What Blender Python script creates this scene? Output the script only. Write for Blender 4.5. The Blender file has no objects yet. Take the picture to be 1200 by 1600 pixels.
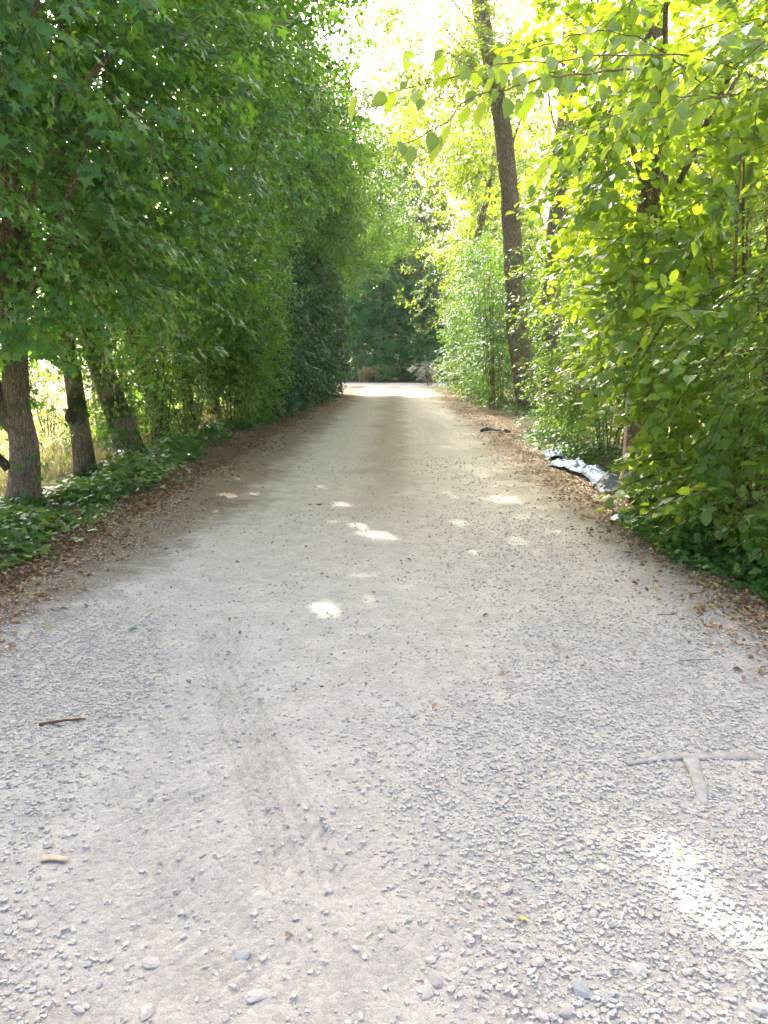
import bpy, math, random
import numpy as np
from mathutils import Vector, Matrix

# ------------------------------------------------------------------ camera, world, sun, exposure
SC = bpy.context.scene
COL = SC.collection
R = math.radians
cam_d = bpy.data.cameras.new('camera'); cam = bpy.data.objects.new('camera', cam_d); COL.objects.link(cam)
cam_d.sensor_fit = 'VERTICAL'; cam_d.sensor_height = 36.0; cam_d.lens = 27.0
cam_d.clip_start = 0.05; cam_d.clip_end = 2000
cam.location = (0, 0, 1.5); cam.rotation_euler = (R(90 - 11.31), 0, R(0.86))
SC.camera = cam

SUN_EL, SUN_AZ = 40.0, -17.0           # azimuth clockwise from +Y (ahead); negative = to the left
W = bpy.data.worlds.new('World'); SC.world = W; W.use_nodes = True
nt = W.node_tree; nt.nodes.clear()
sky = nt.nodes.new('ShaderNodeTexSky'); sky.sky_type = 'NISHITA'; sky.sun_disc = False
sky.sun_elevation = R(SUN_EL); sky.sun_rotation = R(SUN_AZ % 360)
sky.air_density = 0.45; sky.dust_density = 7.0; sky.ozone_density = 0.0
bg = nt.nodes.new('ShaderNodeBackground'); bg.inputs['Strength'].default_value = 0.15
wo = nt.nodes.new('ShaderNodeOutputWorld')
nt.links.new(sky.outputs[0], bg.inputs[0]); nt.links.new(bg.outputs[0], wo.inputs[0])
S_DIR = np.array([math.sin(R(SUN_AZ)) * math.cos(R(SUN_EL)), math.cos(R(SUN_AZ)) * math.cos(R(SUN_EL)), math.sin(R(SUN_EL))])
sl = bpy.data.lights.new('sun', 'SUN'); sl.energy = 2.1; sl.angle = R(0.53); sl.color = (1.0, 0.93, 0.82)
so = bpy.data.objects.new('sun', sl); COL.objects.link(so); so.location = (-20, 40, 60)
so.rotation_euler = Vector(S_DIR).to_track_quat('Z', 'Y').to_euler()
SC.view_settings.view_transform = 'Standard'; SC.view_settings.look = 'None'
SC.view_settings.exposure = 2.8; SC.view_settings.gamma = 1.0
SC.view_settings.use_curve_mapping = False
SC.render.engine = 'CYCLES'
cy = SC.cycles
cy.max_bounces = 8; cy.diffuse_bounces = 4; cy.glossy_bounces = 2; cy.transmission_bounces = 6; cy.transparent_max_bounces = 4
cy.use_denoising = True; cy.use_adaptive_sampling = True; cy.adaptive_threshold = 0.02
cy.caustics_reflective = False; cy.caustics_refractive = False
cy.sample_clamp_indirect = 8.0

rng = np.random.default_rng(11)
random.seed(4)

# ------------------------------------------------------------------ helpers
def mesh(name, V, F, mat, smooth=True):
    """V (n,3); F an (m,3|4) int array or a list of such arrays"""
    if not isinstance(F, list): F = [F]
    me = bpy.data.meshes.new(name)
    V = np.asarray(V, np.float32)
    me.vertices.add(len(V)); me.vertices.foreach_set('co', V.ravel())
    loops = np.concatenate([f.ravel() for f in F]).astype(np.int32)
    tot = np.concatenate([np.full(len(f), f.shape[1], np.int32) for f in F])
    start = np.concatenate([[0], np.cumsum(tot)[:-1]]).astype(np.int32)
    me.loops.add(len(loops)); me.loops.foreach_set('vertex_index', loops)
    me.polygons.add(len(tot)); me.polygons.foreach_set('loop_start', start)
    me.update(calc_edges=True)
    if not smooth: me.shade_flat()
    me.materials.append(mat)
    return me

def link(name, me, parent=None, loc=None):
    o = bpy.data.objects.new(name, me); COL.objects.link(o)
    if loc is not None: o.location = loc
    if parent is not None: o.parent = parent
    return o

def tag(o, label=None, cat=None, group=None, kind=None):
    if label: o['label'] = label
    if cat: o['category'] = cat
    if group: o['group'] = group
    if kind: o['kind'] = kind
    return o

def empty(name, loc, label, cat, group=None):
    o = bpy.data.objects.new(name, None); COL.objects.link(o); o.location = loc
    o.empty_display_size = 0.3
    return tag(o, label, cat, group)

_ph = np.random.default_rng(5)
_K = _ph.normal(size=(14, 3)); _K /= np.linalg.norm(_K, axis=1)[:, None]; _K *= _ph.uniform(0.7, 2.4, (14, 1)); _P = _ph.uniform(0, 6.28, 14)
def noise(p, s=1.0, off=0.0):
    p = np.asarray(p, float)
    return np.sin(p @ (_K.T * s * 2.0) + _P + off).sum(-1) / 3.2        # about -1.5..1.5

def norm(v): return v / np.maximum(np.linalg.norm(v, axis=-1, keepdims=True), 1e-9)

def gz(x, y):
    """height of the soil beside the lane"""
    x = np.asarray(x, float); y = np.asarray(y, float)
    e = np.clip((np.abs(x - 0.05) - 2.3) / 1.2, 0, 1); e = e * e * (3 - 2 * e)
    cross = np.clip((y - 40.0) / 2.0, 0, 1) * np.clip((51.0 - y) / 2.0, 0, 1)
    e = e * (1 - cross)
    n = noise(np.stack([x, y, 0 * x], -1), 0.55)
    return -0.035 + e * (0.075 + 0.035 * n) - 0.25 * np.clip((-x - 6) / 6, 0, 1) * (1 - cross)

# ---- materials
def mat_new(name):
    m = bpy.data.materials.new(name); m.use_nodes = True; m.node_tree.nodes.clear()
    return m, m.node_tree
def N(t, kind, **kw):
    n = t.nodes.new(kind)
    for k, v in kw.items():
        if k in n.inputs: n.inputs[k].default_value = v
        else: setattr(n, k, v)
    return n
def ramp(t, src, stops):
    r = t.nodes.new('ShaderNodeValToRGB'); t.links.new(src, r.inputs[0])
    e = r.color_ramp.elements
    while len(e) > 1: e.remove(e[-1])
    e[0].position = stops[0][0]; e[0].color = (*stops[0][1], 1)
    for p, c in stops[1:]:
        k = e.new(p); k.color = (*c, 1)
    return r.outputs[0]
def mth(t, op, a, b=None, c=None, clamp=False):
    n = t.nodes.new('ShaderNodeMath'); n.operation = op; n.use_clamp = clamp
    for i, v in enumerate((a, b, c)):
        if v is None: continue
        if isinstance(v, (int, float)): n.inputs[i].default_value = v
        else: t.links.new(v, n.inputs[i])
    return n.outputs[0]
def mix(t, f, a, b, mode='MIX'):
    n = t.nodes.new('ShaderNodeMix'); n.data_type = 'RGBA'; n.blend_type = mode
    for i, v in ((0, f), (6, a), (7, b)):
        if isinstance(v, (int, float)): n.inputs[i].default_value = v
        elif isinstance(v, tuple): n.inputs[i].default_value = (*v, 1)
        else: t.links.new(v, n.inputs[i])
    return n.outputs[2]
def island_rand(t):
    g = t.nodes.new('ShaderNodeNewGeometry'); o = t.nodes.new('ShaderNodeObjectInfo')
    s = mth(t, 'ADD', g.outputs['Random Per Island'], o.outputs['Random'])
    return mth(t, 'FRACT', s)

def leaf_mat(name, stops, trans, tmix=0.45, gloss=0.05, rough=0.4):
    m, t = mat_new(name)
    r = island_rand(t)
    tcd = N(t, 'ShaderNodeTexCoord'); nz = N(t, 'ShaderNodeTexNoise', Scale=0.9, Detail=3); t.links.new(tcd.outputs['Object'], nz.inputs['Vector'])
    col = ramp(t, mth(t, 'MULTIPLY_ADD', mth(t, 'SUBTRACT', nz.outputs['Fac'], .5), 1.3, r, clamp=True), stops)
    r2 = mth(t, 'FRACT', mth(t, 'MULTIPLY', r, 7.31))
    tc = mix(t, r2, tuple(c * 0.72 for c in trans), tuple(min(1, c * 1.2) for c in trans))
    d = N(t, 'ShaderNodeBsdfDiffuse'); t.links.new(col, d.inputs[0])
    tr = N(t, 'ShaderNodeBsdfTranslucent'); t.links.new(tc, tr.inputs[0])
    mx = N(t, 'ShaderNodeMixShader'); mx.inputs[0].default_value = tmix
    t.links.new(d.outputs[0], mx.inputs[1]); t.links.new(tr.outputs[0], mx.inputs[2])
    g = N(t, 'ShaderNodeBsdfGlossy', Roughness=rough); g.inputs[0].default_value = (1, 1, 1, 1)
    lw = N(t, 'ShaderNodeLayerWeight', Blend=0.25)
    gf = mth(t, 'MULTIPLY_ADD', lw.outputs['Fresnel'], 0.55, gloss * 0.4, clamp=True)
    gf = mth(t, 'MINIMUM', gf, gloss * 4)
    m2 = N(t, 'ShaderNodeMixShader'); t.links.new(gf, m2.inputs[0])
    t.links.new(mx.outputs[0], m2.inputs[1]); t.links.new(g.outputs[0], m2.inputs[2])
    o = N(t, 'ShaderNodeOutputMaterial'); t.links.new(m2.outputs[0], o.inputs[0])
    return m

def bark_mat(name, c0, c1, moss=0.0, scale=9.0):
    m, t = mat_new(name)
    tc = N(t, 'ShaderNodeTexCoord')
    mp = N(t, 'ShaderNodeMapping'); mp.inputs['Scale'].default_value = (1, 1, 0.16); t.links.new(tc.outputs['Object'], mp.inputs[0])
    n1 = N(t, 'ShaderNodeTexNoise', Scale=scale * 5.0, Detail=9, Roughness=0.72); t.links.new(mp.outputs[0], n1.inputs['Vector'])
    v = N(t, 'ShaderNodeTexVoronoi', Scale=scale * 5.5); v.feature = 'DISTANCE_TO_EDGE'
    wv = N(t, 'ShaderNodeVectorMath', operation='ADD'); t.links.new(mp.outputs[0], wv.inputs[0])
    sc = N(t, 'ShaderNodeVectorMath', operation='SCALE'); sc.inputs['Scale'].default_value = 0.08; t.links.new(n1.outputs['Color'], sc.inputs[0]); t.links.new(sc.outputs[0], wv.inputs[1])
    t.links.new(wv.outputs[0], v.inputs['Vector'])
    h = mth(t, 'MULTIPLY', mth(t, 'MULTIPLY_ADD', mth(t, 'MINIMUM', mth(t, 'MULTIPLY', v.outputs['Distance'], 4.0), 1.0), .55, .45), n1.outputs['Fac'])
    col = ramp(t, h, [(0.18, tuple(c * 0.5 for c in c0)), (0.36, c0), (0.6, c1)])
    n3 = N(t, 'ShaderNodeTexNoise', Scale=scale * 9, Detail=3); t.links.new(tc.outputs['Object'], n3.inputs['Vector'])
    col = mix(t, mth(t, 'MULTIPLY', mth(t, 'SUBTRACT', n3.outputs['Fac'], 0.56, clamp=True), 4.0, clamp=True), col, tuple(min(1, c * 1.7) for c in c1))
    n2 = N(t, 'ShaderNodeTexNoise', Scale=2.4, Detail=5); t.links.new(tc.outputs['Object'], n2.inputs['Vector'])
    f = mth(t, 'MULTIPLY', mth(t, 'SUBTRACT', n2.outputs['Fac'], 0.58 - moss * 0.25, clamp=True), 7.0, clamp=True)
    col = mix(t, mth(t, 'MULTIPLY', f, min(1, moss * 1.6)), col, (0.055, 0.075, 0.018))
    b = N(t, 'ShaderNodeBump', Strength=0.9, Distance=0.025); t.links.new(h, b.inputs['Height'])
    p = N(t, 'ShaderNodeBsdfPrincipled', Roughness=0.9); p.inputs['Specular IOR Level'].default_value = 0.2
    t.links.new(col, p.inputs['Base Color']); t.links.new(b.outputs[0], p.inputs['Normal'])
    o = N(t, 'ShaderNodeOutputMaterial'); t.links.new(p.outputs[0], o.inputs[0])
    return m

def plain_mat(name, stops, rough=0.85, island=True, bump=0.0, bscale=60, spec=0.3):
    m, t = mat_new(name)
    tc = N(t, 'ShaderNodeTexCoord')
    n = N(t, 'ShaderNodeTexNoise', Scale=bscale, Detail=6, Roughness=0.6); t.links.new(tc.outputs['Object'], n.inputs['Vector'])
    if island:
        col = ramp(t, island_rand(t), stops)
        col = mix(t, 0.5, col, mix(t, n.outputs['Fac'], (0.35, 0.35, 0.35), (0.68, 0.68, 0.68)), 'OVERLAY')
    else:
        col = ramp(t, n.outputs['Fac'], stops)
    p = N(t, 'ShaderNodeBsdfPrincipled', Roughness=rough); p.inputs['Specular IOR Level'].default_value = spec
    t.links.new(col, p.inputs['Base Color'])
    if bump:
        b = N(t, 'ShaderNodeBump', Strength=bump, Distance=0.01); t.links.new(n.outputs['Fac'], b.inputs['Height']); t.links.new(b.outputs[0], p.inputs['Normal'])
    o = N(t, 'ShaderNodeOutputMaterial'); t.links.new(p.outputs[0], o.inputs[0])
    return m

def lm(name, dark, light, trans, **k):
    mid = tuple((a + b) / 2 for a, b in zip(dark, light))
    return leaf_mat(name, [(0.0, dark), (0.55, mid), (1.0, light)], trans, **k)

M = {}
M['maple'] = lm('maple_leaf', (0.014, 0.082, 0.030), (0.054, 0.185, 0.042), (0.26, 0.54, 0.02), gloss=0.03, rough=0.5)
M['maple_dark'] = lm('maple_leaf_deep', (0.009, 0.064, 0.032), (0.032, 0.138, 0.046), (0.22, 0.48, 0.02), gloss=0.035, rough=0.45)
M['hornbeam'] = lm('hornbeam_leaf', (0.014, 0.075, 0.030), (0.042, 0.150, 0.042), (0.22, 0.42, 0.02), tmix=0.34, gloss=0.03, rough=0.45)
M['laurel'] = lm('laurel_leaf', (0.012, 0.062, 0.026), (0.030, 0.120, 0.042), (0.08, 0.24, 0.02), tmix=0.25, gloss=0.04, rough=0.38)
M['bush'] = lm('bush_leaf', (0.034, 0.125, 0.024), (0.080, 0.220, 0.036), (0.32, 0.54, 0.025), gloss=0.03)
M['lime'] = lm('lime_leaf', (0.044, 0.150, 0.034), (0.110, 0.260, 0.042), (0.52, 0.70, 0.02), tmix=0.56, gloss=0.045, rough=0.4)
M['privet'] = lm('privet_leaf', (0.044, 0.140, 0.032), (0.115, 0.240, 0.045), (0.44, 0.60, 0.025), tmix=0.5, gloss=0.045, rough=0.4)
M['willow'] = lm('willow_leaf', (0.020, 0.095, 0.026), (0.052, 0.170, 0.040), (0.20, 0.42, 0.025), gloss=0.05)
M['airy'] = lm('airy_tree_leaf', (0.040, 0.110, 0.024), (0.085, 0.190, 0.035), (0.40, 0.54, 0.025), tmix=0.5, gloss=0.04)
M['far'] = lm('far_tree_leaf', (0.024, 0.170, 0.055), (0.070, 0.290, 0.085), (0.28, 0.60, 0.05), gloss=0.04, rough=0.45)
M['ivy'] = lm('ivy_leaf', (0.028, 0.110, 0.026), (0.080, 0.210, 0.040), (0.26, 0.46, 0.03), tmix=0.35, gloss=0.025, rough=0.38)
M['weed'] = lm('weed_leaf', (0.05, 0.13, 0.02), (0.12, 0.22, 0.03), (0.38, 0.50, 0.03), gloss=0.05)
M['dry_grass'] = lm('dry_grass', (0.28, 0.24, 0.10), (0.46, 0.40, 0.20), (0.45, 0.42, 0.15), tmix=0.3, gloss=0.03)
M['silver'] = lm('silvery_leaf', (0.16, 0.19, 0.15), (0.32, 0.33, 0.29), (0.3, 0.34, 0.2), tmix=0.3, gloss=0.03)
M['deadleaf'] = leaf_mat('dead_leaf', [(0.0, (0.10, 0.055, 0.028)), (0.35, (0.20, 0.115, 0.055)), (0.7, (0.32, 0.20, 0.10)), (0.93, (0.42, 0.30, 0.16)), (1.0, (0.45, 0.36, 0.10))], (0.30, 0.18, 0.06), tmix=0.22, gloss=0.03, rough=0.5)
M['yellowleaf'] = leaf_mat('yellow_leaf', [(0.0, (0.50, 0.40, 0.06)), (1.0, (0.55, 0.48, 0.12))], (0.5, 0.4, 0.05), tmix=0.25)
M['greenleaf'] = leaf_mat('green_fallen_leaf', [(0.0, (0.09, 0.19, 0.08)), (1.0, (0.10, 0.2, 0.08))], (0.2, 0.3, 0.05), tmix=0.25)
M['bark_maple'] = bark_mat('bark_maple', (0.23, 0.172, 0.115), (0.48, 0.38, 0.27), moss=0.35)
M['bark_mossy'] = bark_mat('bark_mossy', (0.19, 0.143, 0.085), (0.42, 0.33, 0.21), moss=0.6)
M['bark_dark'] = bark_mat('bark_dark', (0.085, 0.062, 0.042), (0.20, 0.145, 0.10), moss=0.45)
M['bark_grey'] = bark_mat('bark_grey', (0.20, 0.15, 0.11), (0.44, 0.34, 0.25), moss=0.25, scale=7)
M['twig'] = plain_mat('twig_wood', [(0.0, (0.08, 0.055, 0.03)), (1.0, (0.18, 0.12, 0.07))])
M['stem'] = plain_mat('shrub_stem', [(0.0, (0.10, 0.065, 0.035)), (1.0, (0.24, 0.16, 0.09))], bump=0.4)
M['stone'] = plain_mat('limestone_gravel', [(0.0, (0.36, 0.35, 0.32)), (0.22, (0.43, 0.41, 0.365)), (0.55, (0.47, 0.448, 0.40)), (0.80, (0.50, 0.47, 0.405)), (0.87, (0.43, 0.43, 0.405)), (0.95, (0.34, 0.36, 0.355)), (0.98, (0.50, 0.40, 0.31)), (1.0, (0.53, 0.51, 0.46))], bump=0.5, bscale=140, rough=0.9, spec=0.2)

def surf(name, build):
    m, t = mat_new(name)
    tc = N(t, 'ShaderNodeTexCoord')
    col, hgt, dist, rough = build(t, tc.outputs['Object'])
    p = N(t, 'ShaderNodeBsdfPrincipled', Roughness=rough); p.inputs['Specular IOR Level'].default_value = 0.15
    t.links.new(col, p.inputs['Base Color'])
    b = N(t, 'ShaderNodeBump', Strength=1.0, Distance=dist); t.links.new(hgt, b.inputs['Height']); t.links.new(b.outputs[0], p.inputs['Normal'])
    o = N(t, 'ShaderNodeOutputMaterial'); t.links.new(p.outputs[0], o.inputs[0])
    return m
def tn(t, vec, scale, detail=5, rough=0.6):
    n = N(t, 'ShaderNodeTexNoise', Scale=scale, Detail=detail, Roughness=rough); t.links.new(vec, n.inputs['Vector']); return n.outputs['Fac']
def sstep(t, v, a, b):
    n = t.nodes.new('ShaderNodeMapRange'); n.interpolation_type = 'SMOOTHSTEP'
    t.links.new(v, n.inputs[0]); n.inputs[1].default_value = a; n.inputs[2].default_value = b
    return n.outputs[0]

def lane_build(t, ob):
    sx = N(t, 'ShaderNodeSeparateXYZ'); t.links.new(ob, sx.inputs[0]); X, Y = sx.outputs[0], sx.outputs[1]
    big = tn(t, ob, 0.9, 5); med = tn(t, ob, 5.0, 6); fine = tn(t, ob, 60, 6, 0.7); grit = tn(t, ob, 210, 4, 0.7)
    vo = N(t, 'ShaderNodeTexVoronoi', Scale=55); t.links.new(ob, vo.inputs['Vector'])
    vc = N(t, 'ShaderNodeSeparateColor'); t.links.new(vo.outputs['Color'], vc.inputs[0])
    dust = mix(t, sstep(t, med, 0.35, 0.68), (0.425, 0.408, 0.366), (0.497, 0.477, 0.428))
    dust = mix(t, 0.55, dust, mix(t, fine, (0.30, 0.30, 0.29), (0.70, 0.69, 0.67)), 'OVERLAY')
    dust = mix(t, 0.65, dust, mix(t, grit, (0.2, 0.2, 0.2), (0.8, 0.8, 0.8)), 'OVERLAY')
    dust = mix(t, 0.25, dust, mix(t, vc.outputs[0], (0.3, 0.3, 0.3), (0.72, 0.71, 0.69)), 'OVERLAY')
    # older, dirtier lane farther on: brown-olive strip between the wheel tracks, brown edges
    wob = mth(t, 'MULTIPLY_ADD', mth(t, 'SUBTRACT', big, 0.5), 1.1, X)
    wob2 = mth(t, 'MULTIPLY_ADD', mth(t, 'SUBTRACT', med, 0.5), 0.7, wob)
    ctr = mth(t, 'ABSOLUTE', mth(t, 'ADD', wob2, 0.12))
    strip = mth(t, 'SUBTRACT', 1.0, sstep(t, ctr, 0.08, 0.62))
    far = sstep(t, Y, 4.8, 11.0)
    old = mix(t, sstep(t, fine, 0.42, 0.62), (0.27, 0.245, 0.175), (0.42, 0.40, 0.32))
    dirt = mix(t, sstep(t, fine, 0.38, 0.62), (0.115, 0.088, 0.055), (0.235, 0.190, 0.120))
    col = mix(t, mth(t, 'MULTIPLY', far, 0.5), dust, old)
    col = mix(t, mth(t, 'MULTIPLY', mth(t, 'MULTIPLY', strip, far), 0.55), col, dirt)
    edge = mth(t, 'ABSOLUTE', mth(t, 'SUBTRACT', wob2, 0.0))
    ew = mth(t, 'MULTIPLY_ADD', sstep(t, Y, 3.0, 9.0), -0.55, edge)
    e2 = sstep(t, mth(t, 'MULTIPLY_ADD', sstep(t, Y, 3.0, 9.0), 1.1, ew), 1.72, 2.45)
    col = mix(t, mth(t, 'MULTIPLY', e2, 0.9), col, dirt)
    h = mth(t, 'MULTIPLY_ADD', vo.outputs['Distance'], -0.5, mth(t, 'MULTIPLY_ADD', grit, 0.5, fine))
    return col, h, 0.012, 0.95
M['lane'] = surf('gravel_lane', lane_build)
def cross_build(t, ob):
    fine = tn(t, ob, 30, 6, 0.7); med = tn(t, ob, 0.8, 5)
    col = mix(t, sstep(t, med, 0.35, 0.65), (0.36, 0.345, 0.31), (0.45, 0.44, 0.42))
    col = mix(t, 0.5, col, mix(t, fine, (0.3, 0.3, 0.3), (0.7, 0.7, 0.7)), 'OVERLAY')
    return col, fine, 0.012, 0.95
M['crossing'] = surf('gravel_crossing', cross_build)
def soil_build(t, ob):
    sx = N(t, 'ShaderNodeSeparateXYZ'); t.links.new(ob, sx.inputs[0]); X = sx.outputs[0]
    fine = tn(t, ob, 45, 6, 0.7); med = tn(t, ob, 2.2, 5); big = tn(t, ob, 0.25, 4)
    soil = mix(t, sstep(t, fine, 0.36, 0.66), (0.075, 0.055, 0.035), (0.19, 0.145, 0.09))
    grass = mix(t, sstep(t, med, 0.35, 0.65), (0.30, 0.265, 0.12), (0.44, 0.385, 0.20))
    grass = mix(t, sstep(t, big, 0.45, 0.7), grass, (0.19, 0.24, 0.08))
    grass = mix(t, 0.6, grass, mix(t, fine, (0.25, 0.25, 0.25), (0.75, 0.75, 0.75)), 'OVERLAY')
    w = mth(t, 'MULTIPLY_ADD', mth(t, 'SUBTRACT', med, 0.5), 1.5, mth(t, 'ABSOLUTE', X))
    col = mix(t, sstep(t, w, 3.6, 4.5), soil, grass)
    return col, fine, 0.03, 0.95
M['soil'] = surf('soil_and_dry_meadow', soil_build)

# ------------------------------------------------------------------ leaf templates (length 1 along +x, normal +z)
def T(V, F): return np.array(V, float), np.array(F, int)
OVAL = T([(0, 0, 0), (0.5, 0, -0.05), (1, 0, -0.14), (0.22, 0.24, 0.03), (0.62, 0.25, 0.02), (0.22, -0.24, 0.03), (0.62, -0.25, 0.02)],
         [(0, 1, 3), (3, 1, 4), (4, 1, 2), (0, 5, 1), (5, 6, 1), (6, 2, 1)])
HEART = T([(0, 0, 0), (0.45, 0, -0.04), (1.05, 0, -0.2), (-0.10, 0.22, 0.0), (0.18, 0.42, 0.03), (0.55, 0.38, 0.0), (0.80, 0.16, -0.08),
           (-0.10, -0.22, 0.0), (0.18, -0.42, 0.03), (0.55, -0.38, 0.0), (0.80, -0.16, -0.08)],
          [(0, 4, 3), (0, 1, 4), (4, 1, 5), (5, 1, 6), (6, 1, 2), (0, 7, 8), (0, 8, 1), (8, 9, 1), (9, 10, 1), (10, 2, 1)])
ROUND = T([(0, 0, 0), (0.5, 0, -0.05), (1.02, 0, -0.18), (0.12, 0.36, 0.03), (0.62, 0.36, 0.0), (0.12, -0.36, 0.03), (0.62, -0.36, 0.0)],
          [(0, 1, 3), (3, 1, 4), (4, 1, 2), (0, 5, 1), (5, 6, 1), (6, 2, 1)])
DIAM = T([(0, 0, 0), (0.45, 0.29, 0.05), (1, 0, -0.08), (0.45, -0.29, 0.05)], [(0, 2, 1), (0, 3, 2)])
LANCE = T([(0, 0, 0), (0.35, 0.085, 0.02), (0.7, 0.06, -0.05), (1, 0, -0.22), (0.35, -0.085, 0.02), (0.7, -0.06, -0.05)],
          [(0, 4, 1), (4, 5, 1), (5, 2, 1), (5, 3, 2)])
_a = [(-150, .30), (-118, .62), (-88, .36), (-62, .84), (-30, .46), (0, 1.0), (30, .46), (62, .84), (88, .36), (118, .62), (150, .30)]
_mv = [(0.12, 0, 0.0)] + [(0.12 + r * 0.85 * math.cos(R(a)), r * 0.85 * math.sin(R(a)), -0.13 * r * r + 0.05 * (r > 0.5)) for a, r in _a]
MAPLE = T(_mv, [(0, i, i + 1) for i in range(1, 11)])
_b = [(-140, .45), (-75, .55), (-38, .42), (0, .95), (38, .42), (75, .55), (140, .45)]
_iv = [(0.1, 0, 0.0)] + [(0.1 + r * math.cos(R(a)), r * math.sin(R(a)), -0.1 * r * r) for a, r in _b]
IVY = T(_iv, [(0, i, i + 1) for i in range(1, 7)])
BLADE = T([(0, 0.02, 0), (0, -0.02, 0), (0.6, 0, 0.1), (1, 0, -0.12)], [(0, 1, 2), (0, 2, 3)])

def leaf_arrays(tpl, P, D, NN, S):
    V, F = tpl
    D = norm(D); Yv = norm(np.cross(NN, D)); Z = np.cross(D, Yv)
    out = P[:, None, :] + S[:, None, None] * (V[None, :, 0, None] * D[:, None] + V[None, :, 1, None] * Yv[:, None] + V[None, :, 2, None] * Z[:, None])
    Fa = F[None] + (np.arange(len(P)) * len(V))[:, None, None]
    return out.reshape(-1, 3), Fa.reshape(-1, F.shape[1])

# places on the lane the sun reaches through gaps in the crowns: (x, y, radius)
GAPS = [(0.79, 2.17, .045), (0.83, 2.04, .055), (0.88, 1.90, .06), (0.93, 1.77, .05), (0.93, 2.26, .03), (1.0, 2.12, .03),
        (-0.42, 4.42, .09), (-0.55, 8.0, .10), (-0.35, 6.9, .09), (-0.15, 6.5, .13), (-0.6, 7.1, .05), (-1.9, 8.5, .10), (-1.6, 8.6, .06),
        (1.15, 8.3, .11), (-1.75, 6.8, .06), (0.62, 7.0, .06), (2.2, 19.6, .25), (2.6, 20.4, .2), (-0.9, 9.2, .06)] + [(x_ + random.gauss(0, .35), y_ + random.gauss(0, .4), random.uniform(.02, .045)) for x_, y_ in [(-.3, 6.6), (-.6, 7.4), (-1.6, 8.0), (.9, 7.8), (-.4, 4.6), (.4, 5.8), (1.6, 5.6), (-1.0, 10)] for _ in range(4)]
def gap_keep(P, extra=0.0):
    k = np.ones(len(P), bool)
    for x, y, r in GAPS:
        d = P - np.array([x, y, 0.0]); a = d @ S_DIR
        k &= np.linalg.norm(d - a[:, None] * S_DIR, axis=1) > r + extra * (1.4 if y < 2.3 else 1.3)
    return k

# ---- spray templates
def spray_tpl(kind, seed):
    g = np.random.default_rng(seed)
    P, D, Nn, S = [], [], [], []
    def add(p, d, n, s): P.append(p); D.append(d); Nn.append(n); S.append(s)
    if kind in ('alt', 'fine'):                       # alternate leaves in a plane along a twig with side shoots
        shoots = [((0, 0, 0), 0.0, 1.0)] + [((x, 0, 0), sg * g.uniform(35, 60), g.uniform(.4, .6)) for x, sg in ((.25, 1), (.42, -1), (.6, 1))]
        for (o, a, L) in shoots:
            n = max(3, int(9 * L))
            for i in range(n):
                x = (i + .6) / n * L; sg = 1 if i % 2 else -1
                la = R(a + sg * g.uniform(30, 65)); ca, sa = math.cos(R(a)), math.sin(R(a))
                p = np.array([o[0] + x * ca, x * sa, -0.18 * (o[0] + x) ** 2 + g.normal(0, .02)])
                add(p, np.array([math.cos(la), math.sin(la), g.uniform(-.55, .05)]), np.array([g.normal(0, .28), g.normal(0, .28), 1]), g.uniform(.7, 1.15))
    elif kind == 'pair':                              # opposite leaves, long stalks, hanging
        for (o, a, L) in [((0, 0, 0), 0, 1.0), ((.3, 0, 0), 45, .55), ((.45, 0, 0), -45, .5)]:
            n = max(2, int(5 * L))
            for i in range(n):
                x = (i + .7) / n * L; ca, sa = math.cos(R(a)), math.sin(R(a))
                for sg in (-1, 1):
                    la = R(a + sg * g.uniform(35, 80))
                    st = g.uniform(.06, .16)
                    p = np.array([o[0] + x * ca + st * math.cos(la), x * sa + st * math.sin(la), -0.15 * x * x - st * .5 + g.normal(0, .02)])
                    add(p, np.array([math.cos(la), math.sin(la), g.uniform(-.9, -.1)]), np.array([.25 + g.normal(0, .3), g.normal(0, .3), 1]), g.uniform(.65, 1.15))
    elif kind == 'willow':
        for i in range(16):
            x = (i + .5) / 16; ph = g.uniform(0, 6.28)
            add(np.array([x, 0, -.12 * x * x]), np.array([.75, .7 * math.cos(ph), .6 * math.sin(ph) - .35]), np.array([g.normal(0, .4), g.normal(0, .4), 1]), g.uniform(.7, 1.2))
    elif kind == 'tuft':
        for i in range(18):
            d = g.normal(size=3); d[0] += .8
            add(g.normal(0, .28, 3) + np.array([.3, 0, 0]), d, np.array([g.normal(0, .5), g.normal(0, .5), 1]), g.uniform(.7, 1.2))
    return tuple(map(np.array, (P, D, Nn, S)))
SPR = {k: [spray_tpl(k, 100 + i) for i in range(6)] for k in ('alt', 'pair', 'willow', 'tuft')}

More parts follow.
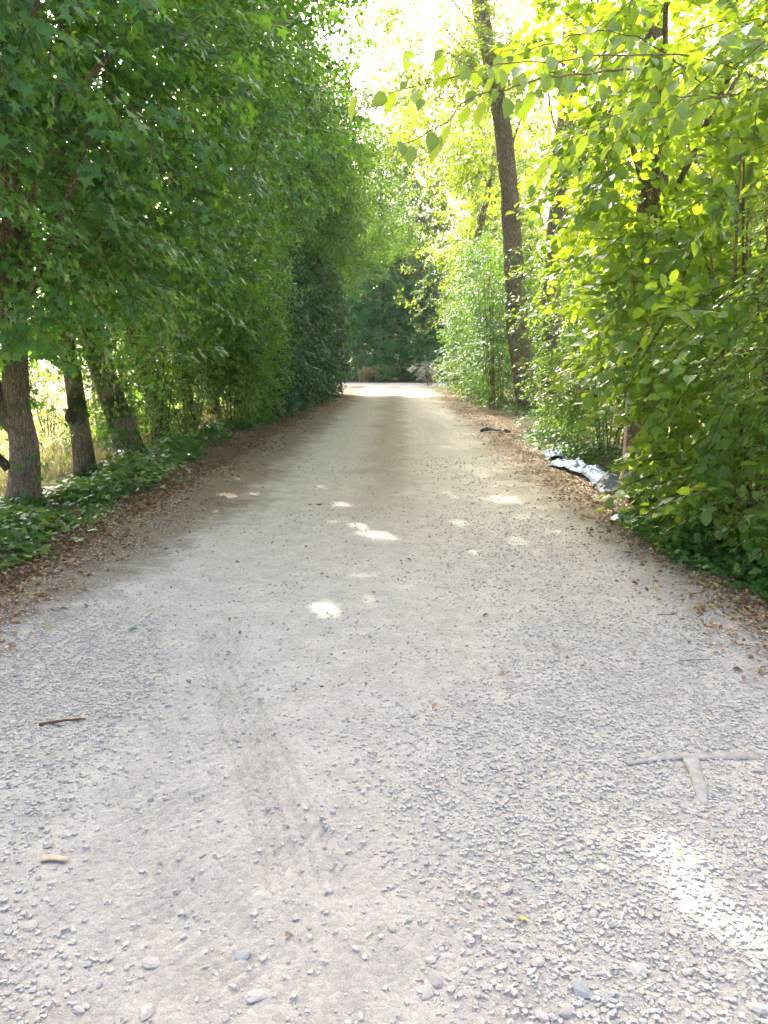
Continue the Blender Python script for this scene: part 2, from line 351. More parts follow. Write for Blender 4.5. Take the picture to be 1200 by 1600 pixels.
def sprays(kind, O, A, U, L, leaf, jit=0.12, cull=True):
    """leaf arrays of sprays rooted at O, pointing along A, upper side U, twig length L, leaf length leaf"""
    A = norm(A); Y = norm(np.cross(U, A)); Z = np.cross(A, Y)
    k = rng.integers(0, 6, len(O)); out = []
    for j in range(6):
        s = np.where(k == j)[0]
        if not len(s): continue
        p, d, n, sz = SPR[kind][j]
        B = np.stack([A[s], Y[s], Z[s]], 1)                                   # (m,3 basis,3)
        Pp = O[s][:, None] + np.einsum('nb,mbk->mnk', p, B) * L[s][:, None, None]
        Dd = np.einsum('nb,mbk->mnk', d, B); Nn = np.einsum('nb,mbk->mnk', n, B)
        Ss = np.broadcast_to(sz * leaf, Pp.shape[:2])
        out.append([Pp.reshape(-1, 3), Dd.reshape(-1, 3), Nn.reshape(-1, 3), Ss.reshape(-1)])
    P, D, Nn, S = (np.concatenate([o[i] for o in out]) for i in range(4))
    D = D + rng.normal(0, jit * 1.5, D.shape); Nn = Nn + rng.normal(0, jit * 1.5, Nn.shape); P = P + rng.normal(0, jit * .15, P.shape)
    if cull:
        q = gap_keep(P, leaf * .25); P, D, Nn, S = P[q], D[q], Nn[q], S[q]
    return P, D, Nn, S * rng.uniform(.65, 1.25, len(S))

def crown_points(ells, lump=0.22, shell=0.3, gap=0.75, gscale=0.8):
    """spray roots in a union of lumpy ellipsoids: (cx,cy,cz, rx,ry,rz, n)"""
    Os, Ns = [], []
    for (cx, cy, cz, rx, ry, rz, n) in ells:
        d = norm(rng.normal(size=(int(n * 1.25), 3)))
        r = 1 - np.abs(rng.normal(0, shell, len(d))); r = np.where(r < 0, rng.uniform(0, 1, len(d)), r)
        r = r * (1 + lump * noise(d * 1.6 + np.array([cx, cy, cz]), 1.0))
        p = np.array([cx, cy, cz]) + d * r[:, None] * np.array([rx, ry, rz])
        keep = (noise(p, gscale) < gap) & (p[:, 2] > 0.15)
        Os.append(p[keep][:n]); Ns.append(norm(d / np.array([rx, ry, rz]))[keep][:n])
    return np.concatenate(Os), np.concatenate(Ns)

def frames(O, Nn, droop=0.35, spread=0.55, face=0.6):
    A = Nn + rng.normal(0, spread, O.shape); A[:, 2] = A[:, 2] * .5 - droop + .25 * rng.normal(size=len(O))
    U = np.array([0, 0, 1.0]) + face * Nn + rng.normal(0, .25, O.shape)
    return norm(A), U

# ---- wood
def tube(pts, rad, sides=10, rough=0.06, cap=True, seed=0.0):
    pts = np.asarray(pts, float); rad = np.asarray(rad, float)
    tg = norm(np.gradient(pts, axis=0)); ref = np.array([1.0, 0.2, 0]) if abs(tg[0][2]) > .6 else np.array([0, 0, 1.0])
    a = norm(ref - (tg @ ref)[:, None] * tg); b = np.cross(tg, a)
    th = np.linspace(0, 2 * np.pi, sides, endpoint=False)
    ring = a[:, None] * np.cos(th)[None, :, None] + b[:, None] * np.sin(th)[None, :, None]
    base = pts[:, None] + ring * rad[:, None, None]
    if rough: base = pts[:, None] + ring * (rad[:, None] * (1 + rough * noise(base * np.array([1, 1, .35]), 3.2, seed)))[:, :, None]
    V = base.reshape(-1, 3); n = len(pts)
    i = np.arange(n - 1)[:, None] * sides; j = np.arange(sides)[None]; j2 = (j + 1) % sides
    F = np.stack([i + j, i + j2, i + sides + j2, i + sides + j], -1).reshape(-1, 4)
    return V, F
def spline(ctrl, n):
    c = np.asarray(ctrl, float); k = len(c)
    t = np.linspace(0, k - 1, n); i = np.clip(t.astype(int), 0, k - 2); u = (t - i)[:, None]
    p0 = c[np.clip(i - 1, 0, k - 1)]; p1 = c[i]; p2 = c[i + 1]; p3 = c[np.clip(i + 2, 0, k - 1)]
    return .5 * ((2 * p1) + (p2 - p0) * u + (2 * p0 - 5 * p1 + 4 * p2 - p3) * u ** 2 + (3 * p1 - p0 - 3 * p2 + p3) * u ** 3)
def trunk_mesh(ctrl, r0, r1, mat, flare=0.5, sides=18, rough=0.09, step=0.12, seed=0.0):
    L = sum(np.linalg.norm(np.subtract(ctrl[i + 1], ctrl[i])) for i in range(len(ctrl) - 1))
    n = max(6, int(L / step)); p = spline(ctrl, n); s = np.linspace(0, 1, n)
    r = r0 + (r1 - r0) * s ** .85; r = r * (1 + flare * np.exp(-s * L / .28))
    V, F = tube(p, r, sides, rough, seed=seed)
    return mesh('trunk', V, F, mat)
def merge(parts):
    V, F, o = [], [], 0
    for v, f in parts: V.append(v); F.append(f + o); o += len(v)
    return np.concatenate(V), [np.concatenate(F)] if len({f.shape[1] for f in F}) == 1 else F
def twig_arrays(O, A, L, r=0.006):
    """thin three-sided twigs, bent down a little"""
    A = norm(A); ref = np.array([.3, .9, .2]); a = norm(np.cross(A, ref)); b = np.cross(A, a)
    n = len(O); V = []
    for u, k in ((0, 1.0), (.55, .75), (1.0, .3)):
        c = O + A * (L * u)[:, None]; c[:, 2] -= .16 * L * u * u
        for th in (0, 2.1, 4.2): V.append(c + (a * math.cos(th) + b * math.sin(th)) * r * k)
    V = np.stack(V, 1).reshape(-1, 3); f = []
    for s in (0, 3):
        for j in range(3): f.append((s + j, s + (j + 1) % 3, s + 3 + (j + 1) % 3, s + 3 + j))
    F = (np.array(f)[None] + (np.arange(n) * 9)[:, None, None]).reshape(-1, 4)
    return V, F

def local(V, loc): return np.asarray(V) - np.asarray(loc)

def foliage(parent, loc, O, Nn, kind, tpl, matl, L, leaf, name='crown', twigs=True, droop=.35, spread=.55, face=.6, jit=.12, singles=0, single_name='leaf', single_tpl=None, twig_r=.006):
    if len(O) == 0: return
    A, U = frames(O, Nn, droop, spread, face)
    Ls = rng.uniform(.7, 1.3, len(O)) * L
    P, D, NN, S = sprays(kind, O, A, U, Ls, leaf, jit)
    if singles:                                       # the leaves that show largest become parts of their own
        pn = P - np.array([0, 0, 1.5]); dist = np.linalg.norm(pn, axis=1)
        c = R(-11.31); f = pn @ np.array([0, math.cos(c), math.sin(c)]); up = pn @ np.array([0, -math.sin(c), math.cos(c)])
        vis = (f > .5) & (np.abs(pn[:, 0] / f) < .49) & (np.abs(up / f) < .64)
        sc = np.where(vis, dist - 3 * (P @ np.array([-.55, -.8, 0]) - (P @ np.array([-.55, -.8, 0])).mean()) * .15, 1e9)
        idx = np.argsort(sc)[:singles]
        sm = mesh('leaf', *(single_tpl or tpl), matl)
        Dn = norm(D[idx]); Yv = norm(np.cross(NN[idx], Dn)); Z = np.cross(Dn, Yv)
        for q in range(len(idx)):
            o = link(single_name, sm, parent)
            s = S[idx[q]]
            m = Matrix.Identity(4)
            for r_ in range(3):
                m[r_][0] = Dn[q][r_] * s; m[r_][1] = Yv[q][r_] * s; m[r_][2] = Z[q][r_] * s; m[r_][3] = P[idx[q]][r_] - loc[r_]
            o.matrix_basis = m
        k = np.ones(len(P), bool); k[idx] = False; P, D, NN, S = P[k], D[k], NN[k], S[k]
    V, F = leaf_arrays(tpl, P, D, NN, S)
    c = link(name, mesh(name, local(V, loc), F, matl), parent); c['kind'] = 'stuff'
    if twigs and O[:, 1].mean() < 17.0:
        V, F = twig_arrays(O, A, Ls, twig_r)
        w = link('twigs', mesh('twigs', local(V, loc), F, M['twig']), parent); w['kind'] = 'stuff'

def limbs(parent, loc, trunk_ctrl, targets, r, matl, h0=0.45):
    """curved limbs from the trunk to points in the crown, one part each"""
    tp = spline(trunk_ctrl, 60)
    for tx in targets:
        tx = np.array(tx, float)
        z = max(h0 * tx[2], tp[0][2] + .8); i = int(np.argmin(np.abs(tp[:, 2] - z))); a = tp[i]
        midp = a * .45 + tx * .55 + np.array([rng.normal(0, .12), rng.normal(0, .12), .18 * np.linalg.norm(tx - a) * .6])
        n = 12; p = spline([a, a * .7 + midp * .3 + np.array([0, 0, .1]), midp, tx], n)
        rr = r * np.linspace(1, .3, n) * min(1.0, .55 + .12 * np.linalg.norm(tx - a))
        V, F = tube(p, rr, 8, .08)
        link('limb', mesh('limb', local(V, loc), F, matl), parent)

def trunk_ivy(parent, loc, ctrl, r0, r1, z0, z1, n, leaf=.055, tpl=IVY, matl='ivy'):
    p = spline(ctrl, 80); t = rng.uniform(0, 1, n * 2); zz = z0 + (z1 - z0) * t ** 1.2
    i = np.array([int(np.argmin(np.abs(p[:, 2] - z))) for z in zz]); th = rng.uniform(0, 6.28, n * 2)
    d = np.stack([np.cos(th), np.sin(th), np.zeros(n * 2)], 1)
    rr = r0 + (r1 - r0) * (i / 80)
    P = p[i] + d * (rr * 1.05 + .02 + np.abs(rng.normal(0, .04, n * 2)))[:, None]; P[:, 2] = zz
    k = noise(P, 1.6) < .35; P, d = P[k][:n], d[k][:n]
    D = d * .35 + rng.normal(0, .35, P.shape) + np.array([0, 0, -.7]); NN = d + rng.normal(0, .35, P.shape) + np.array([0, 0, .35])
    V, F = leaf_arrays(tpl, P, D, NN, rng.uniform(.6, 1.3, len(P)) * leaf)
    o = link('ivy', mesh('ivy', local(V, loc), F, M[matl]), parent); o['kind'] = 'stuff'

# ------------------------------------------------------------------ ground, lane, crossing
def grid(xs, ys, zf):
    X, Y = np.meshgrid(xs, ys); Z = zf(X, Y)
    V = np.stack([X, Y, Z], -1).reshape(-1, 3); nx, ny = len(xs), len(ys)
    i = np.arange(ny - 1)[:, None] * nx; j = np.arange(nx - 1)[None]
    return V, np.stack([i + j, i + j + 1, i + nx + j + 1, i + nx + j], -1).reshape(-1, 4)
xs = np.concatenate([-np.geomspace(600, 8, 26), np.linspace(-7.5, 7.5, 121), np.geomspace(8, 600, 26)])
ys = np.concatenate([-np.geomspace(300, 2, 16), np.linspace(-1, 14, 91), np.geomspace(14.2, 60, 80), np.geomspace(61, 900, 30)])
ground = link('ground', mesh('ground', *grid(xs, ys, gz), M['soil']))
tag(ground, 'brown soil verge and dry yellow meadow ground beside the lane', kind='structure')

def herring(X, Y, cx, cy, ang, ln, wd, pitch, depth, skew=.4):
    """pressed tread bars of a tyre in the dust"""
    c, s = math.cos(ang), math.sin(ang); u = (X - cx) * c + (Y - cy) * s; v = -(X - cx) * s + (Y - cy) * c
    m = np.exp(-(u / ln) ** 4) * np.exp(-(v / wd) ** 4) * np.clip(.7 + .5 * noise(np.stack([X, Y, 0 * X], -1), 2.2, 4.0), 0, 1.1)
    return -depth * m * np.clip(np.sin((u + skew * v + .015 * np.sin(v * 14 + cx * 9)) * 2 * np.pi / pitch) * 1.8, -.6, 1)
def groove(X, Y, a, b, w, depth):
    a = np.array(a); b = np.array(b); d = b - a; L = np.linalg.norm(d); d = d / L
    u = (X - a[0]) * d[0] + (Y - a[1]) * d[1]; v = -(X - a[0]) * d[1] + (Y - a[1]) * d[0] + .03 * np.sin(u * 2.1)
    m = np.clip(u / .3, 0, 1) * np.clip((L - u) / .3, 0, 1)
    return depth * m * (-np.exp(-(v / w) ** 2) + .55 * np.exp(-((np.abs(v) - 1.9 * w) / (.8 * w)) ** 2))
def lane_z(X, Y):
    P = np.stack([X, Y, 0 * X], -1)
    z = .012 * noise(P, .35) + .004 * noise(P, 2.2, 1.0) + .0025 * noise(P, 7.0, 2.0) + .0015 * noise(P, 17, 3.0)
    z += -.014 * (np.exp(-((X + .95) / .38) ** 2) + np.exp(-((X - .85) / .38) ** 2)) + .008 * np.exp(-(X / .5) ** 2)
    e = np.clip((np.abs(X) - 2.25) / .5, 0, 1); z -= .07 * e * e
    near = np.clip((6.0 - Y) / 2.0, 0, 1)
    for off in (-.09, -.045, 0, .05, .10):
        z += near * groove(X, Y, (-1.06 + off, 4.3), (-.22 + off * 1.1, 1.75), .0085, .009)
    z += near * groove(X, Y, (-.62, 3.6), (.35, 1.7), .014, .004)
    for (cx, cy, an, ln, wd, pi_, dp) in ((-1.15, 3.45, 104, .26, .13, .05, .006), (-.98, 2.95, 116, .34, .20, .047, .0075), (-.80, 2.45, 120, .30, .22, .052, .007), (-.62, 2.02, 124, .26, .17, .05, .0055), (-.42, 1.68, 128, .2, .14, .05, .005), (.55, 2.9, 100, .3, .12, .06, .003), (.62, 4.2, 95, .5, .12, .06, .003), (-1.2, 4.6, 92, .6, .14, .055, .004)):
        z += herring(X, Y, cx, cy, R(an), ln, wd, pi_, dp)
    return z
lx = np.concatenate([np.linspace(-2.85, -1.9, 24), np.linspace(-1.88, 1.9, 230), np.linspace(1.93, 2.85, 24)])
ly = np.concatenate([np.linspace(-6, 1.0, 20), np.geomspace(1.05, 7, 300), np.geomspace(7.03, 45, 80)])
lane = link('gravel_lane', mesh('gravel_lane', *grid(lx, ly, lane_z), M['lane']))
tag(lane, 'pale grey gravel lane running straight between the trees', kind='structure')
crx = np.linspace(-60, 60, 160); cry = np.linspace(41.5, 49.5, 24)
cross_o = link('gravel_crossing', mesh('gravel_crossing', *grid(crx, cry, lambda X, Y: .012 - .09 * np.clip((np.abs(Y - 45.5 + .5 * np.sin(X * .3)) - 3.0) / .8, 0, 1)), M['crossing']))
tag(cross_o, 'pale gravel track crossing the far end of the lane', kind='structure')

# ------------------------------------------------------------------ gravel stones
def stone_tpl(seed, fine=False):
    g = np.random.default_rng(seed); k = 8 if fine else 5
    V = []
    for (rr, z) in ((1.0, -.25), (1.0 if not fine else 1.06, .18), (.72, .46)):
        for j in range(k):
            a = 2 * np.pi * (j + .5 * (z > 0) + g.uniform(-.25, .25)) / k; r = rr * g.uniform(.78, 1.12)
            V.append((r * math.cos(a), r * math.sin(a) * .78, z + g.uniform(-.07, .07)))
    V.append((g.uniform(-.2, .2), g.uniform(-.2, .2), .58)); top = 3 * k
    F = []
    for s in (0, k):
        for j in range(k):
            j2 = (j + 1) % k; F += [(s + j, s + j2, s + k + j2), (s + j, s + k + j2, s + k + j)]
    F += [(2 * k + j, 2 * k + (j + 1) % k, top) for j in range(k)]
    if not fine:                                     # small stones: two rings are enough
        V = V[:k] + V[2 * k:]; top = 2 * k
        F = []
        for j in range(k):
            j2 = (j + 1) % k; F += [(j, j2, k + j2), (j, k + j2, k + j)]
        F += [(k + j, k + (j + 1) % k, top) for j in range(k)]
    return np.array(V, float), np.array(F, int)
def density(x, y):
    P = np.stack([x, y, 0 * x], -1)
    d = .42 + .42 * noise(P, .75, .7)
    d += .55 * np.exp(-((x - .95) / .75) ** 2) + .5 * np.exp(-((x + 1.75) / .55) ** 2) + .4 * np.exp(-((x + .75) / .5) ** 2 - ((y - 1.5) / .35) ** 2)
    d -= 1.05 * np.exp(-((x + .62 + .2 * (y - 2.6)) / .46) ** 2) * (y > 1.2) + .35 * np.exp(-((x - .1) / .3) ** 2) * np.clip((y - 3) / 1.5, 0, 1)
    return np.clip(d, .10, 1.0)
def scatter_stones(n, y0, y1, smin, smax, p):
    y = y0 * (y1 / y0) ** rng.uniform(0, 1, n * 3); x = rng.uniform(-1, 1, n * 3) * np.minimum(2.5, .55 * y + .4)
    k = rng.uniform(0, 1, len(x)) < density(x, y) * np.clip(np.minimum(2.5, .55 * y + .4) / 2.5 + .25, 0, 1)
    x, y = x[k][:n], y[k][:n]
    s = smin + (smax - smin) * rng.uniform(0, 1, len(x)) ** p
    return x, y, s
tpls = [stone_tpl(i) for i in range(8)]
parts = []
for (n, y0, y1, a, b, p) in ((16000, 1.25, 4.4, .004, .011, 1.5), (8500, 2.8, 8.0, .006, .012, 1.6), (6500, 1.25, 4.2, .009, .017, 1.4), (3500, 3.0, 12.0, .009, .018, 1.8)):
    x, y, s = scatter_stones(n, y0, y1, a, b, p); k = rng.integers(0, 8, len(x)); th = rng.uniform(0, 6.28, len(x)); z = lane_z(x, y)
    for j in range(8):
        q = k == j; m = q.sum(); V, F = tpls[j]
        tl = rng.normal(0, .22, (m, 2)); D = np.stack([np.cos(th[q]), np.sin(th[q]), tl[:, 0]], 1); NN = np.stack([tl[:, 1], tl[:, 0], np.ones(m)], 1)
        Pp = np.stack([x[q], y[q], z[q] + s[q] * rng.uniform(-.2, .14, m)], 1)
        parts.append(leaf_arrays((V * np.array([1, 1, rng.uniform(.8, 1.2)]), F), Pp, D, NN, s[q]))
V, F = merge(parts)
tag(link('gravel', mesh('gravel', V, F, M['stone'], smooth=False)), 'loose pale limestone gravel strewn over the lane', kind='stuff')
sm = [mesh('stone', *stone_tpl(50 + i, True), M['stone'], smooth=False) for i in range(10)]
x, y, s = scatter_stones(290, 1.35, 3.4, .012, .023, 1.6); z = lane_z(x, y)
sx_ = [(-.33, 1.57, .030), (-.58, 1.53, .026), (.1, 1.62, .028), (.32, 1.95, .026), (.62, 2.05, .027), (.86, 1.56, .027), (-.62, 1.68, .027), (1.35, 2.62, .026), (.45, 1.6, .03), (.6, 1.66, .028)]
x = np.append(x, [a[0] for a in sx_]); y = np.append(y, [a[1] for a in sx_]); s = np.append(s, [a[2] for a in sx_]); z = np.append(z, lane_z(np.array([a[0] for a in sx_]), np.array([a[1] for a in sx_])))
for i in range(len(x)):
    o = link('stone', sm[i % 10], lane, (x[i], y[i], z[i] + .04 * s[i]))
    o.rotation_euler = (rng.normal(0, .2), rng.normal(0, .2), rng.uniform(0, 6.28)); o.scale = (s[i], s[i] * rng.uniform(.8, 1.1), s[i] * rng.uniform(.55, .9))

# ------------------------------------------------------------------ trees, hedges and shrubs on the left
def tree(name, label, base, ctrl, r0, r1, bark, lims, ells_low, ells_high, leafk, group=None, low_leaf=.085, high_leaf=.13, kind='pair', tpl=None, L=.42, cat='tree', flare=.5, low_kw=None, high_kw=None, limb_r=.07, sides=18, high_kind='tuft', h0=.45):
    t = empty(name, base, label, cat, group)
    link('trunk', trunk_mesh(local(ctrl, base), r0, r1, M[bark], flare, sides, seed=base[0] * 3 + base[1]), t)
    limbs(t, base, ctrl, lims, limb_r, M[bark], h0)
    if ells_low:
        O, Nn = crown_points(ells_low, **{**dict(lump=.3, gap=.72, gscale=.95), **(low_kw or {})})
        foliage(t, base, O, Nn, kind, tpl or MAPLE, M[leafk], L, low_leaf, 'crown')
    if ells_high:
        O, Nn = crown_points(ells_high, **{**dict(shell=.45, gap=1.2), **(high_kw or {})})
        foliage(t, base, O, Nn, high_kind, DIAM, M[leafk], L * 1.15, high_leaf, 'upper_crown', twigs=False)
    return t
maple_g = 'maples along the left side of the lane'
def up(p, *more): return [p] + list(more)
# forked maple nearest on the left
b = (-3.77, 7.61, gz(-3.77, 7.61) - .03)
c = up((b[0], b[1], b[2]), (-3.72, 7.62, .6), (-3.74, 7.6, 1.05), (-3.70, 7.62, 1.9), (-3.66, 7.7, 3.0), (-3.6, 7.8, 5.5), (-3.5, 8, 9.0))
t1 = tree('maple_tree', 'grey-brown forked maple trunk nearest the lane at the left edge, burl on its upright stem', b, c, .17, .06, 'bark_maple',
          [(-2.6, 7.0, 3.4), (-2.5, 8.2, 4.6), (-3.9, 6.6, 4.0), (-4.8, 7.6, 4.6), (-2.2, 7.6, 6.5)],
          [(-3.45, 7.3, 2.9, 1.1, 1.5, 1.45, 300), (-3.1, 7.0, 4.4, 1.4, 1.7, 1.3, 300)], [(-4.6, 7.8, 3.4, 1.2, 1.6, 1.8, 160), (-5.0, 8.8, 5.6, 1.4, 2.0, 1.6, 260), (-6.0, 7.6, 5.4, 1.0, 2.0, 2.2, 190), (-3.6, 7.6, 7.4, 2.3, 2.4, 2.9, 420)], 'maple', maple_g)
tk1 = t1.children[0]
fk = [(-3.76, 7.6, .85), (-3.95, 7.58, 1.15), (-4.06, 7.55, 1.6), (-4.15, 7.5, 2.4), (-4.3, 7.4, 3.6)]
V, F = tube(spline(fk, 26), np.linspace(.125, .07, 26), 14, .1); link('limb', mesh('limb', local(V, b), F, M['bark_maple']), t1)
st = [(-3.86, 7.55, .42), (-4.02, 7.5, .62), (-4.12, 7.45, .68), (-4.35, 7.4, .95)]
V, F = tube(spline(st, 14), np.linspace(.05, .03, 14), 10, .1); link('broken_limb', mesh('limb', local(V, b), F, M['bark_dark']), t1)
# burl
th = np.linspace(0, np.pi, 9); V, F = tube([(-3.70 + .0 * a, 7.5, 1.95 + .17 * (i / 4 - 1)) for i, a in enumerate(th)], .11 * np.sin(th) + .005, 12, .2)
link('burl', mesh('burl', local(V, b), F, M['bark_dark']), tk1)

b = (-3.89, 9.5, gz(-3.89, 9.5) - .03)
c = up(b, (-3.92, 9.5, .6), (-3.95, 9.5, 1.2), (-4.02, 9.5, 1.9), (-4.0, 9.6, 3.5), (-3.7, 9.7, 6), (-3.4, 9.8, 9))
t2 = tree('maple_tree', 'straight upright mossy maple trunk with a dark knot, second along the left verge', b, c, .135, .06, 'bark_mossy',
          [(-2.7, 9.0, 3.4), (-4.7, 9.3, 3.6), (-2.4, 9.8, 5.2), (-4.4, 10, 6)],
          [(-3.35, 9.1, 2.95, 1.1, 1.4, 1.35, 260), (-3.0, 9.3, 4.7, 1.5, 1.7, 1.5, 300)], [(-4.9, 9.8, 3.6, 1.2, 1.6, 2.0, 190), (-6.3, 11.5, 6.0, 1.1, 2.8, 2.5, 260), (-3.5, 9.8, 7.9, 2.4, 2.4, 3.0, 480), (-1.3, 10.2, 7.9, 1.2, 2.2, .9, 330)], 'maple', maple_g)  # last upper ellipsoid: unseen overhang added to shade the near right of the lane
V, F = tube([(-3.98, 9.37, .80 + .12 * (i / 4 - 1)) for i in range(9)], .062 * np.sin(th) + .003, 10, .25); link('knot', mesh('knot', local(V, b), F, M['bark_dark']), t2.children[0])

dl = np.array([(-3.32, 8.25, 2.72)]) + rng.normal(0, .07, (26, 3)); V, F = leaf_arrays(IVY, dl, rng.normal(0, .5, (26, 3)) + np.array([0, 0, -1.0]), rng.normal(size=(26, 3)), rng.uniform(.05, .09, 26))
o = link('dead_leaves', mesh('dead_leaves', local(V, b), F, M['deadleaf']), t2); o['kind'] = 'stuff'; o['label'] = 'withered orange-brown leaf cluster'
b = (-3.72, 10.8, gz(-3.72, 10.8) - .04)
c = up(b, (-3.82, 10.8, .4), (-4.0, 10.85, 1.0), (-4.22, 10.9, 1.7), (-4.35, 10.9, 2.8), (-4.2, 11, 5), (-3.6, 11.2, 9))
b3 = b
t3 = tree('maple_tree', 'thick leaning trunk wrapped in dark ivy with moss on its foot', b, c, .23, .08, 'bark_mossy',
          [(-2.7, 10.6, 4), (-4.9, 11, 4.5), (-2.5, 11.5, 6), (-4.2, 10.2, 5.5)],
          [(-3.3, 10.9, 3.1, 1.1, 1.3, 1.3, 260), (-2.8, 11.2, 5.2, 1.5, 1.7, 1.6, 300)], [(-4.9, 11.8, 3.6, 1.2, 1.6, 2.0, 190), (-3.4, 11.6, 8.2, 2.4, 2.5, 3.0, 540), (-1.3, 12.2, 8.7, 1.1, 2.2, .9, 300)], 'maple_dark', maple_g, flare=.6, tpl=IVY)  # last upper ellipsoid added above the view to keep sun off the lane
trunk_ivy(t3.children[0], b, c, .26, .12, .25, 2.6, 900)
b = (-4.11, 13.5, gz(-4.11, 13.5) - .04)
c = up(b, (-4.2, 13.5, .8), (-4.45, 13.5, 1.7), (-4.6, 13.5, 2.6), (-4.4, 13.6, 5), (-3.7, 13.9, 9))
t4 = tree('maple_tree', 'dark slanting trunk half covered by ivy just behind the thick leaning one', b, c, .17, .07, 'bark_dark',
          [(-2.8, 13.2, 3.6), (-5, 13.5, 4.5), (-2.4, 14, 6)],
          [(-3.4, 13.3, 3.0, 1.2, 1.5, 1.4, 250), (-2.8, 13.6, 5.4, 1.5, 1.8, 1.8, 300)], [(-5.0, 13.9, 3.4, 1.2, 1.7, 2.1, 200), (-3.3, 14, 8.5, 2.4, 2.8, 2.8, 600)], 'maple_dark', maple_g, tpl=IVY)
trunk_ivy(t1.children[0], (-3.77, 7.61, gz(-3.77, 7.61) - .03), [(-3.77, 7.61, 0), (-3.72, 7.62, .6), (-3.74, 7.6, 1.05), (-3.70, 7.62, 1.9)], .19, .14, .0, 1.7, 70)
trunk_ivy(t2.children[0], (-3.89, 9.5, gz(-3.89, 9.5) - .03), [(-3.89, 9.5, 0), (-3.92, 9.5, .6), (-3.95, 9.5, 1.2), (-4.02, 9.5, 1.9)], .15, .11, .0, 1.6, 90)
trunk_ivy(t4.children[0], b, c, .18, .1, .2, 2.8, 500)
b = (-4.25, 16.0, gz(-4.25, 16.0) - .04)
c = up(b, (-4.3, 16, .8), (-4.4, 16, 2), (-4.3, 16.2, 5), (-3.7, 16.5, 9.5))
t5 = tree('maple_tree', 'slim dark trunk at the start of the leafy hedge on the left verge', b, c, .12, .05, 'bark_dark',
          [(-2.9, 15.8, 3.6), (-5, 16, 4.5), (-2.3, 16.5, 6.5)],
          [(-3.5, 15.9, 2.8, 1.15, 1.5, 1.4, 270), (-2.7, 16.2, 5.6, 1.6, 1.9, 1.9, 320)], [(-5.0, 16.4, 3.2, 1.2, 1.9, 2.2, 220), (-3.2, 16.8, 8.6, 2.3, 2.8, 2.7, 600), (-1.3, 15.6, 9.2, 1.2, 2.3, .9, 300)], 'maple', maple_g, tpl=IVY)  # last upper ellipsoid: out-of-view overhang added to shade the lane's right edge
trunk_ivy(t5.children[0], b, c, .13, .08, .2, 2.4, 260)
b = (-4.7, 4.9, gz(-4.7, 4.9) - .03)
c = up(b, (-4.7, 4.9, 1.5), (-4.5, 5, 4), (-4.2, 5.2, 8))
b6 = b
t6 = tree('maple_tree', 'maple branches with pale green lobed leaves reaching in at the upper left corner', b, c, .16, .06, 'bark_maple',
     [(-3.2, 5.4, 3.2), (-3, 5.8, 4.2)], [(-3.55, 5.7, 3.1, .85, 1.0, .9, 130), (-3.3, 5.8, 4.2, 1.1, 1.1, .9, 120)], [(-3.7, 5.6, 7, 2.2, 2.2, 2.6, 300)], 'maple', maple_g)

# bright bush and dark laurel hedge
def shrub(name, label, base, nst, hgt, ells, leafk, kind, tpl, L, leaf, group=None, spread=.6, cat='shrub', stem_r=.018, kw=None, fol=None):
    base = (base[0], base[1], float(gz(base[0], base[1])) - .02)
    t = empty(name, base, label, cat, group)
    for i in range(nst):
        a = rng.uniform(0, 6.28); q = rng.uniform(.2, 1) * spread
        p0 = np.array([base[0] + .35 * q * math.cos(a), base[1] + .35 * q * math.sin(a), base[2]])
        p2 = np.array([base[0] + 1.2 * q * math.cos(a), base[1] + 1.2 * q * math.sin(a), hgt * rng.uniform(.65, .95)])
        pm = p0 * .45 + p2 * .55 + np.array([rng.normal(0, .07), rng.normal(0, .07), .1]); r_ = stem_r * rng.uniform(.7, 1.4)
        V, F = tube(spline([p0, pm, p2], 9), np.linspace(r_, r_ * .35, 9), 6, .05)
        link('stem', mesh('stem', local(V, base), F, M['stem']), t)
    O, Nn = crown_points(ells, **(kw or {}))
    foliage(t, base, O, Nn, kind, tpl, M[leafk], L, leaf, 'foliage', **(fol or {}))
    return t
shrub('bush', 'light green small-leaved bush between the ivy-clad trunks and the dark hedge', (-3.7, 17.8), 6, 3.6,
      [(-3.45, 17.6, 1.5, .95, 1.5, 1.5, 340), (-3.5, 18.0, 3.6, 1.1, 1.6, 1.5, 360)], 'bush', 'alt', DIAM, .4, .075)
shrub('bush', 'low dark undergrowth bush at the foot of the slim left trunks', (-4.0, 14.8), 5, 1.2, [(-3.8, 14.9, .6, .6, 1.3, .7, 190), (-3.75, 16.4, 1.1, .6, 1.0, 1.1, 200)], 'hornbeam', 'alt', DIAM, .3, .07)
shrub('bush', 'dense green bush filling the space behind the slanting ivy-covered trunk', (-5.0, 14.4), 6, 3.0, [(-4.9, 13.2, 1.3, .8, 1.0, 1.4, 230), (-4.8, 15.0, 1.5, .8, 1.4, 1.6, 280)], 'bush', 'alt', DIAM, .38, .085)
shrub('bush', 'dense dark bush closing the gap between the slim trunks and the hedge', (-4.6, 17.6), 6, 3.0, [(-4.5, 17.2, 1.4, .8, 1.5, 1.6, 280), (-3.9, 16.9, .8, .5, 1.0, .9, 170)], 'hornbeam', 'alt', DIAM, .38, .085)
shrub('maple_saplings', 'leafy saplings hiding the slim trunks, foliage reaching the ground before the hedge', (-3.5, 16.2), 9, 2.6, [(-3.45, 14.9, 1.25, .45, .8, 1.2, 190), (-3.35, 16.3, 1.5, .5, 1.1, 1.5, 290), (-3.2, 18.2, 1.3, .5, 1.2, 1.4, 260)], 'bush', 'alt', DIAM, .36, .085, stem_r=.014)
